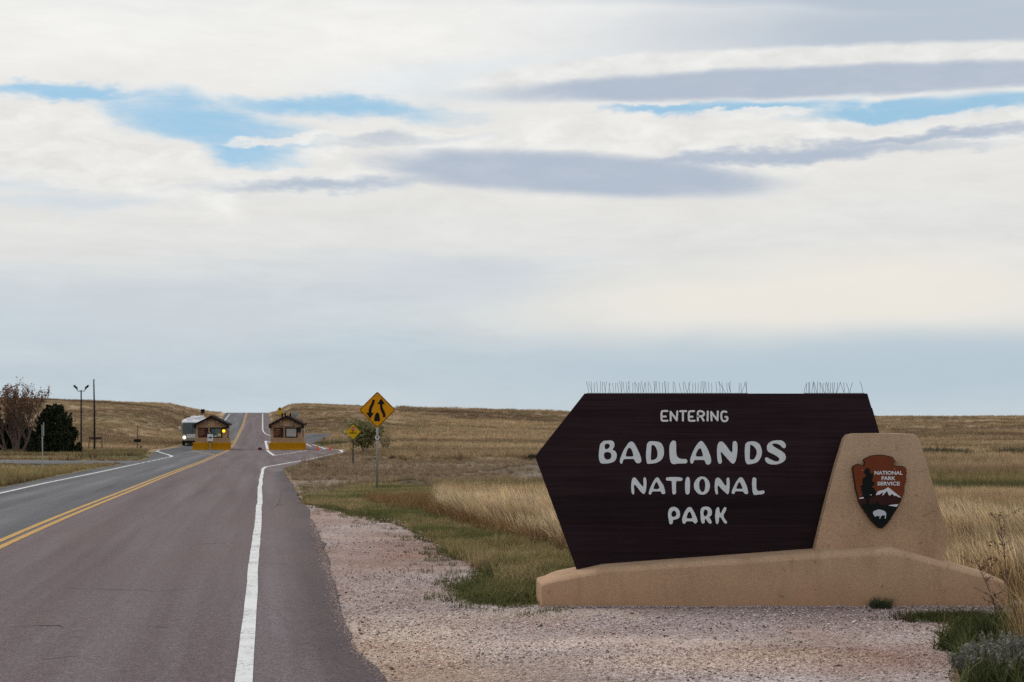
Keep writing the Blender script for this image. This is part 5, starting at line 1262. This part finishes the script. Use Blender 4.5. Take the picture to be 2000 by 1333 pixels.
n = 700; u = r.uniform(1550, 2300, n); y = 105 + r.normal(0, 2.5, n); x = (u - 1000) / FPX * y; k = (fbm(x / 5, y / 6, 3) > .45) & (fbm(x / 14, y * 0, 9) > .35)
scatter('sage_brush_line', 'brush', x[k], y[k], height(x[k], y[k]) - .05, 1.0 + 1.6 * fbm(x[k] / 3, y[k] / 3, 5), jit(np.array([.120, .108, .065]) * np.ones((k.sum(), 3)), 1), 'grey green sage line across the far field at the right', 44, .1)
# darker tufts dotted about the slopes
x, y = spread(900, 60, 290, -100, 2200, 51, 1.2); k = off_road(x, y, 2) & (fbm(x / 12, y / 10, 6) > .55); x, y = x[k], y[k]
scatter('dark_tufts', 'brush', x, y, height(x, y) - .05, .5 + .9 * fbm(x, y, 5), jit(np.array([.105, .075, .040]) * np.ones((len(x), 3)), 1), 'dark brown tufts dotted over the slopes', 52, .1)

# stones of the gravel lot
def stone(i):
    bm = bmesh.new(); bmesh.ops.create_icosphere(bm, subdivisions=1, radius=1); r = random.Random(i)
    for v in bm.verts: v.co *= r.uniform(.65, 1.15); v.co.z *= .6
    me = bpy.data.meshes.new('pebble'); bm.to_mesh(me); bm.free(); me.materials.append(M['pebble']); return me
m, nt, b, o = newmat('pebble'); ti = nnode(nt, 'ShaderNodeAttribute', attribute_name='tint'); ti.attribute_type = 'INSTANCER'; nt.links.new(ti.outputs['Color'], b.inputs['Base Color']); b.inputs['Roughness'].default_value = .9; b.inputs['Specular IOR Level'].default_value = .25; M['pebble'] = m
kinds('pebbles', [stone(i) for i in range(6)])
x, y = spread(120000, 8.2, 26, 480, 2150, 61, 2.2); k = inside(GRAVEL, x, y) & (x > xr(y) - .12) & ~((x > .25) & (y > SY - .01)); x, y = x[k], y[k]
r = np.random.default_rng(62); s = np.exp(r.normal(math.log(.0058), .38, len(x))) * (1 + (y - 10) * .03); k0 = r.uniform(size=len(x))[:, None]
pn = fbm(x / 2.2, y / 1.3, 6)[:, None]; pd = sstep(.5, .68, fbm(x / 2.8 + 5, y / 1.1, 16))[:, None]; pr = sstep(.52, .7, fbm(x / 2.2 + 1, y / 1.6, 26))[:, None]
c = np.array([.45, .36, .335]) * (k0 < .50) + np.array([.62, .54, .51]) * ((k0 >= .50) & (k0 < .70)) + np.array([.25, .175, .155]) * ((k0 >= .70) & (k0 < .90)) + np.array([.09, .065, .062]) * (k0 >= .90)
c = c * (.80 + .4 * pn) * gravel_tone(x, y); c = c * (1 - .55 * pd) + np.array([.56, .45, .35]) * .55 * pd; c = c * (1 - .5 * pr) + np.array([.36, .22, .165]) * .5 * pr; keep = r.uniform(size=len(x)) < (.35 + .65 * sstep(.35, .6, fbm(x / 1.6, y / .8, 19)))
x, y, s, c = x[keep], y[keep], s[keep], c[keep]
scatter('gravel_stones', 'pebbles', x, y, .010 + s * .25, s, jit(c, 63, .2), 'loose pink and grey gravel stones on the pull-out', 64, .3)
# pieces strewn over the asphalt edge and against the wall
r = np.random.default_rng(65); y = r.uniform(8.5, 26, 3000); x = xr(y) - np.abs(r.normal(0, .05, 3000)); s = np.exp(r.normal(math.log(.0055), .35, 3000)) * (1 + (y - 10) * .02)
scatter('strewn_stones', 'pebbles', x, y, zr(y) + .028 + s * .2, s, jit(np.array([.30, .23, .21]) * np.ones((3000, 3)), 66, .4), 'gravel stones strewn along the asphalt edge', 67, .3)
x = r.uniform(.32, 5.0, 2200); y = SY - np.abs(r.normal(0, .05, 2200)) - .01; s = np.exp(r.normal(math.log(.0085), .35, 2200))
scatter('wall_foot_stones', 'pebbles', x, y, .010 + s * .3, s, jit(np.array([.34, .27, .26]) * np.ones((2200, 3)), 68, .4), 'gravel stones gathered along the foot of the sign wall', 69, .3)

# ------------------------------------------------------------------ trees and bushes
def quads_mesh(name, P, size, m, seed, asp=1.6, up=0.0):
    """small leaf faces at points P"""
    r = np.random.default_rng(seed); n = len(P); a = r.normal(size=(n, 3)); a[:, 2] += up; a /= np.linalg.norm(a, axis=1)[:, None]; b = r.normal(size=(n, 3)); b -= a * np.sum(a * b, 1)[:, None]; b /= np.linalg.norm(b, axis=1)[:, None]
    s = (size * r.uniform(.6, 1.4, n))[:, None]; A = a * s * asp / 2; B = b * s / 2
    V = np.stack([P - A, P + B, P + A, P - B], 1).reshape(-1, 3); F = np.arange(4 * n).reshape(n, 4)
    me = bigmesh(name, V, F, m, False); set_attr(me, 'rnd', 'FLOAT', np.repeat(r.uniform(size=n), 4).astype(np.float32)); return me

def grow(mb, tips, p, d, length, rad, depth, r, spread_=.5, up=.25, n0=5, minr=.006):
    n = n0; path = [Vector(p)]; rr = [rad]; d = Vector(d).normalized()
    for i in range(n):
        d = (d + Vector((r.gauss(0, .12), r.gauss(0, .12), r.gauss(0, .08) + up * .12))).normalized()
        path.append(path[-1] + d * length / n); rr.append(rad * (1 - .55 * (i + 1) / n))
    mb.tube(path, rr, 6 if rad > .03 else 4, cap=False)
    if depth == 0: tips += path[2:]; return
    k = r.randint(3, 5)
    for j in range(k):
        i = r.randint(2, n) if j else n; nd = (d + Vector((r.gauss(0, spread_), r.gauss(0, spread_), abs(r.gauss(0, .3)) + up))).normalized()
        grow(mb, tips, path[i], nd, length * r.uniform(.55, .8), max(rr[i] * r.uniform(.55, .75), minr), depth - 1, r, spread_, up, max(3, n0 - 1), minr)

M['bark'] = plain('grey_brown_bark', (.135, .095, .075), .9, .25, 8, bmp=.5)
M['twig'] = plain('brown_twigs', (.14, .098, .080), .9, .2, 8)
M['leaf_rust'] = leaf_mat('rust_brown_leaves', (.11, .052, .030), (.26, .135, .075))
M['juniper'] = leaf_mat('juniper_foliage', (.010, .014, .006), (.030, .038, .014), .05)
M['leaf_bush'] = leaf_mat('olive_bush_leaves', (.11, .11, .038), (.25, .225, .10))
M['brush_dark'] = leaf_mat('dark_bush_leaves', (.016, .022, .008), (.05, .055, .02))

def bare_tree():
    x, Y = gp(30, 888); z = float(height(x, Y)); t = tag(empty('bare_tree', (x, Y, z)), 'nearly bare multi-stemmed tree with rust brown leaves at the left edge', 'tree')
    r = random.Random(11); tr = MB(); tw = MB(); tips = []
    stems = [(-.35, .1), (-.12, .0), (.05, .05), (.16, -.1), (.42, .05), (-.02, .2)]
    for i, (dx, dy) in enumerate(stems):
        h = r.uniform(2.2, 2.9); d = Vector((dx, dy, 1)); p = Vector((dx * .35, dy * .5, -.15)); path = [p]; dd = d.normalized()
        if i == 0: dd = Vector((-.8, .1, .9)).normalized()
        if i == 4: dd = Vector((.75, 0, 1)).normalized()
        for k in range(6): dd = (dd + Vector((r.gauss(0, .07), r.gauss(0, .07), .06))).normalized(); path.append(path[-1] + dd * h / 6)
        rad = [.15 * (1 - .5 * k / 6) for k in range(7)]; tr.tube(path, rad, 7, cap=False)
        for k in (2, 3, 4, 5, 5, 6, 6, 6):
            grow(tw, tips, path[k], dd + Vector((r.gauss(0, .4), r.gauss(0, .4), .45)), r.uniform(1.45, 2.1), rad[k] * .6, 2, r, .50, .36, 5, .011)
    tr.build('trunk', M['bark'], t, smooth=True, fix=False); tw.build('branches', M['twig'], t, fix=False)
    T = np.array([tuple(p) for p in tips]); rr = np.random.default_rng(5); keep = T[rr.uniform(size=len(T)) < np.clip((T[:, 2] - 2.0) / 4.5, .08, .8)]
    keep = np.repeat(keep, 4, 0) + rr.normal(0, .09, (len(keep) * 4, 3)); link('crown', quads_mesh('crown', keep, .10, M['leaf_rust'], 3), None, t)
bare_tree()

def juniper(px, base, w_px, h_px, label, seed, dY=0.0):
    x, Y = gp(px, base); Y += dY; x = (px - 1000) / FPX * Y; z = float(height(x, Y)); S = Y / FPX; W, H_ = w_px * S / 2, h_px * S
    t = tag(empty('juniper_tree', (x, Y, z)), label, 'tree', 'dark junipers around the bare tree'); r = np.random.default_rng(seed)
    MB().tube([(0, 0, -.2), (.05, 0, H_ * .4), (0, 0, H_ * .8)], [.16, .1, .03], 7).build('trunk', M['bark'], t)
    P = []
    for _ in range(300):      # sprays reaching outward and upward
        q = r.uniform(); zc = H_ * (.03 + .93 * q); q = q ** 1.25; zc = H_ * (.0 + .93 * q); prof = W * (1 - max(q - .04, 0) / .98) ** .66; a = r.uniform(0, 6.283); d = prof * math.sqrt(r.uniform(.15, 1)) * r.uniform(.8, 1.12)
        c0 = np.array([d * math.cos(a), d * math.sin(a), zc]); ax = np.array([math.cos(a) * .5, math.sin(a) * .5, .9]); L_ = r.uniform(.35, .8) * (1.2 if q > .8 else 1)
        s = r.uniform(0, 1, 95)[:, None]; P.append(c0 + ax * L_ * s + r.normal(0, .16, (95, 3)) * (1.1 - s))
    P = np.concatenate(P); P = P[P[:, 2] > 0]
    link('crown', quads_mesh('crown', P, .10, M['juniper'], seed, 2.0, .5), None, t)
juniper(106, 888, 108, 96, 'broad dark green juniper right of the bare tree', 1, 2.0)
juniper(30, 886, 60, 70, 'dark juniper half hidden behind the bare tree', 2, 5.0)
juniper(-14, 886, 40, 84, 'dark juniper cut off by the left edge of the picture', 3, 3.0)

def bush(px, base, w_px, h_px, n, m, label, seed, name='bush', leaf=.11, twigs=10, dens=.75, stem='twig'):
    x, Y = gp(px, base); z = float(height(x, Y)); S = Y / FPX; W, H_ = w_px * S / 2, h_px * S
    t = tag(empty(name, (x, Y, z)), label, 'bush'); r = random.Random(seed); mb = MB(); tips = []
    for _ in range(twigs): a = r.uniform(0, 6.283); grow(mb, tips, (r.gauss(0, W * .15), r.gauss(0, W * .15), -.05), (math.cos(a) * .6 * W / H_ * 1.6, math.sin(a) * .6 * W / H_ * 1.6, 1), H_ * r.uniform(.45, .62), .028, 1, r, .45, .3, 5, .007)
    mb.build('stem', M[stem], t, fix=False)
    T = np.array([tuple(p) for p in tips]); rr = np.random.default_rng(seed); T = T[rr.integers(0, len(T), n)] + rr.normal(0, .16 * max(W, H_) / 1.4, (n, 3)) * [1, 1, .8]; T = T[T[:, 2] > .02]
    link('crown', quads_mesh('crown', T, leaf, M[m], seed), None, t)
bush(714, 889, 72, 66, 4200, 'leaf_bush', 'leafy olive green bush behind the large diamond sign', 5, leaf=.13)
bush(752, 885, 36, 46, 260, 'leaf_bush', 'thin mostly bare bush right of the diamond sign post', 6, leaf=.08, twigs=14)
bush(1040, 896, 44, 11, 1500, 'brush_dark', 'low dark bush beside the left point of the entrance sign', 7, leaf=.10, twigs=8)

# ------------------------------------------------------------------ plants in the right foreground
M['sage'] = leaf_mat('silver_sage_leaves', (.125, .125, .098), (.29, .285, .235), .2)
M['sage_stem'] = plain('sage_stem', (.16, .13, .10), .9, .2, 10)
def sagebrush(x, Y, W, H_, n, label, seed):
    t = tag(empty('sagebrush', (x, Y, 0)), label, 'sagebrush', 'silver sagebrush in the right foreground'); r = random.Random(seed); rr = np.random.default_rng(seed); mb = MB(); P = []
    for i in range(n):
        a = r.uniform(0, 6.283); d = W * math.sqrt(r.random()); p0 = Vector((d * .45 * math.cos(a), d * .45 * math.sin(a), -.02)); p1 = Vector((d * math.cos(a), d * math.sin(a), H_ * (1 - .45 * (d / W) ** 2) * r.uniform(.75, 1.05)))
        m_ = (p0 + p1) / 2 + Vector((math.cos(a), math.sin(a), 0)) * W * .12; mb.tube([p0, m_, p1], [.004, .003, .0012], 4, cap=False)
        s = rr.uniform(.25, 1.0, 60)[:, None]; A = np.array(p0); Bm = np.array(m_); C_ = np.array(p1); c = A * (1 - s) ** 2 + 2 * Bm * s * (1 - s) + C_ * s ** 2; P.append(c + rr.normal(0, .010, c.shape))
    mb.build('stem', M['sage_stem'], t, fix=False); link('foliage', quads_mesh('foliage', np.concatenate(P), .013, M['sage'], seed, 2.4, .8), None, t)
sagebrush(3.55, 10.25, .40, .34, 130, 'silver grey sagebrush in the bottom right corner', 1)
sagebrush(4.05, 10.7, .30, .30, 80, 'smaller silver sagebrush behind the corner one at the right edge', 2)

M['g_weed'] = grass_mat('weed_stalks', [(0, (.6, .6, .5)), (.5, (1, .95, .85)), (1, (1.2, 1.1, 1.0))], .25)
kinds('weed', [tuft_mesh('weed_tuft', 9, .12, .30, .95, .008, .34, M['g_weed'], 120 + i, 5, head=.7, wind=(-.05, 0)) for i in range(5)])
kinds('leafy', [tuft_mesh('leafy_tuft', 22, .12, .12, .32, .018, .6, M['g_short'], 130 + i, 3) for i in range(4)])
r = np.random.default_rng(77)
n = 620; x = r.uniform(3.7, 5.4, n); y = r.uniform(10.6, 13.3, n); k = (x > 3.86 + .36 * (y - 10.9)) & (fbm(x * 2.2, y * 1.6, 61) > .36) ; x, y = x[k], y[k]
scatter('dry_weeds', 'weed', x, y, y * 0, .40 + .50 * r.uniform(size=len(x)), jit(np.where(r.uniform(size=(len(x), 1)) < .3, np.array([[.20, .12, .065]]), np.array([[.40, .30, .17]])), 1, .4), 'tall dry weeds at the right edge by the end of the wall', 2, .14)
n = 700; x = r.uniform(3.0, 5.4, n); y = r.uniform(9.6, 12.7, n); k = (x > 3.12 + .22 * (y - 9.6) + .25 * (fbm(x * 0 + 3, y * 1.3, 3) - .5)); x, y = x[k], y[k]
scatter('green_weeds', 'leafy', x, y, y * 0, .45 + .6 * r.uniform(size=len(x)), jit(np.array([.075, .085, .034]) * np.ones((len(x), 3)), 3, .5), 'low green weeds edging the gravel at the right', 4, .2)
n = 260; x = r.normal(4.12, .24, n); y = r.normal(13.2, .13, n); k = r.uniform(size=n) < .9
scatter('creeping_weeds', 'short', x, y, y * 0, .35 + .35 * r.uniform(size=n), jit(np.where(r.uniform(size=(n, 1)) < .5, np.array([[.10, .07, .035]]), np.array([[.06, .085, .025]])), 3, .4), 'low brown and green weeds creeping over the gravel by the wall end', 5, .2)
def mullein(): # tall dead seed stalks
    for i, (x, Y, h, dx) in enumerate(((4.62, 13.2, .95, -.10), (4.35, 12.7, .62, -.22))):
        t = tag(empty('seed_stalk', (x, Y, 0)), ('tallest dark brown dead seed stalk rising above the wall end', 'shorter bent brown seed stalk in front of the wall end')[i], 'plant', 'dead seed stalks at the right edge'); rr = random.Random(i); mb = MB(); P = []
        path = [Vector((dx * (k / 6) ** 1.5, 0, h * k / 6)) for k in range(7)]; mb.tube(path, [.007 * (1 - .6 * k / 6) for k in range(7)], 5, cap=False)
        for _ in range(26):
            k = rr.uniform(1.5, 6); p = path[int(k)].lerp(path[min(int(k) + 1, 6)], k % 1); e = p + Vector((rr.gauss(0, .09), rr.gauss(0, .06), rr.uniform(.02, .14))); mb.tube([p, e], [.003, .0015], 4, cap=False)
            for s in np.linspace(.3, 1, 9): P.append(np.array(p.lerp(e, s)) + np.array([rr.gauss(0, .008) for _ in range(3)]))
        mb.build('stalk', M['twig'], t, fix=False); link('seed_heads', quads_mesh('seed_heads', np.array(P), .014, M['leaf_rust'], i), None, t)
mullein()
def wall_tuft():
    x, y, z = at(1718, 1187, SY - .08); me = tuft_mesh('grass_tuft', 420, .11, .05, .15, .006, .9, M['tuft'], 5, 3, wind=(.25, 0))
    o = link('grass_tuft', me, None, None, (x, y, 0)); tag(o, 'dark green tuft of grass growing against the foot of the wall', 'grass tuft')
m, nt, b, o = newmat('tuft_grass'); h = nnode(nt, 'ShaderNodeAttribute', attribute_name='hgt'); nt.links.new(ramp(nt, h.outputs['Fac'], [(0, (.015, .02, .006)), (1, (.055, .070, .022))]), b.inputs['Base Color']); b.inputs['Roughness'].default_value = .8; M['tuft'] = m
wall_tuft()
# brown board box by the tree, field stones on the spoil heap
M['box_brown'] = plain('brown_painted_box', (.15, .085, .045), .8, .15, 4)
x, Y = gp(39, 888); t = tag(empty('wooden_box', (x + .25, Y - .4, float(height(x, Y)))), 'brown box at the foot of the bare tree', 'box')
MB().box(-.36, .36, -.3, .3, -.05, .66).build('case', M['box_brown'], t, bevel=.02); MB().box(-.39, .39, -.33, .33, .66, .70).build('lid', M['box_brown'], t)
M['rock'] = plain('pale_grey_rock', (.24, .21, .19), .9, .2, 5, bmp=.5)
def rubble():
    r = random.Random(9); V = MB()
    for i in range(26):
        px, py = r.gauss(1030, 38), 0; py = 912 + (r.random()) * 34; x, Y = gp(px, py); z = float(height(x, Y)); s = r.uniform(.05, .13); bm = bmesh.new(); bmesh.ops.create_icosphere(bm, subdivisions=1, radius=s)
        V.add([(x + v.co.x * r.uniform(.7, 1.5), Y + v.co.y, z + v.co.z * .5 * r.uniform(.7, 1.1)) for v in bm.verts], [[v.index for v in f.verts] for f in bm.faces]); bm.free()
    o = V.build('rubble', M['rock'], None, fix=False); tag(o, 'pale grey rubble on the low mounds left of the sign', kind='stuff')
rubble()
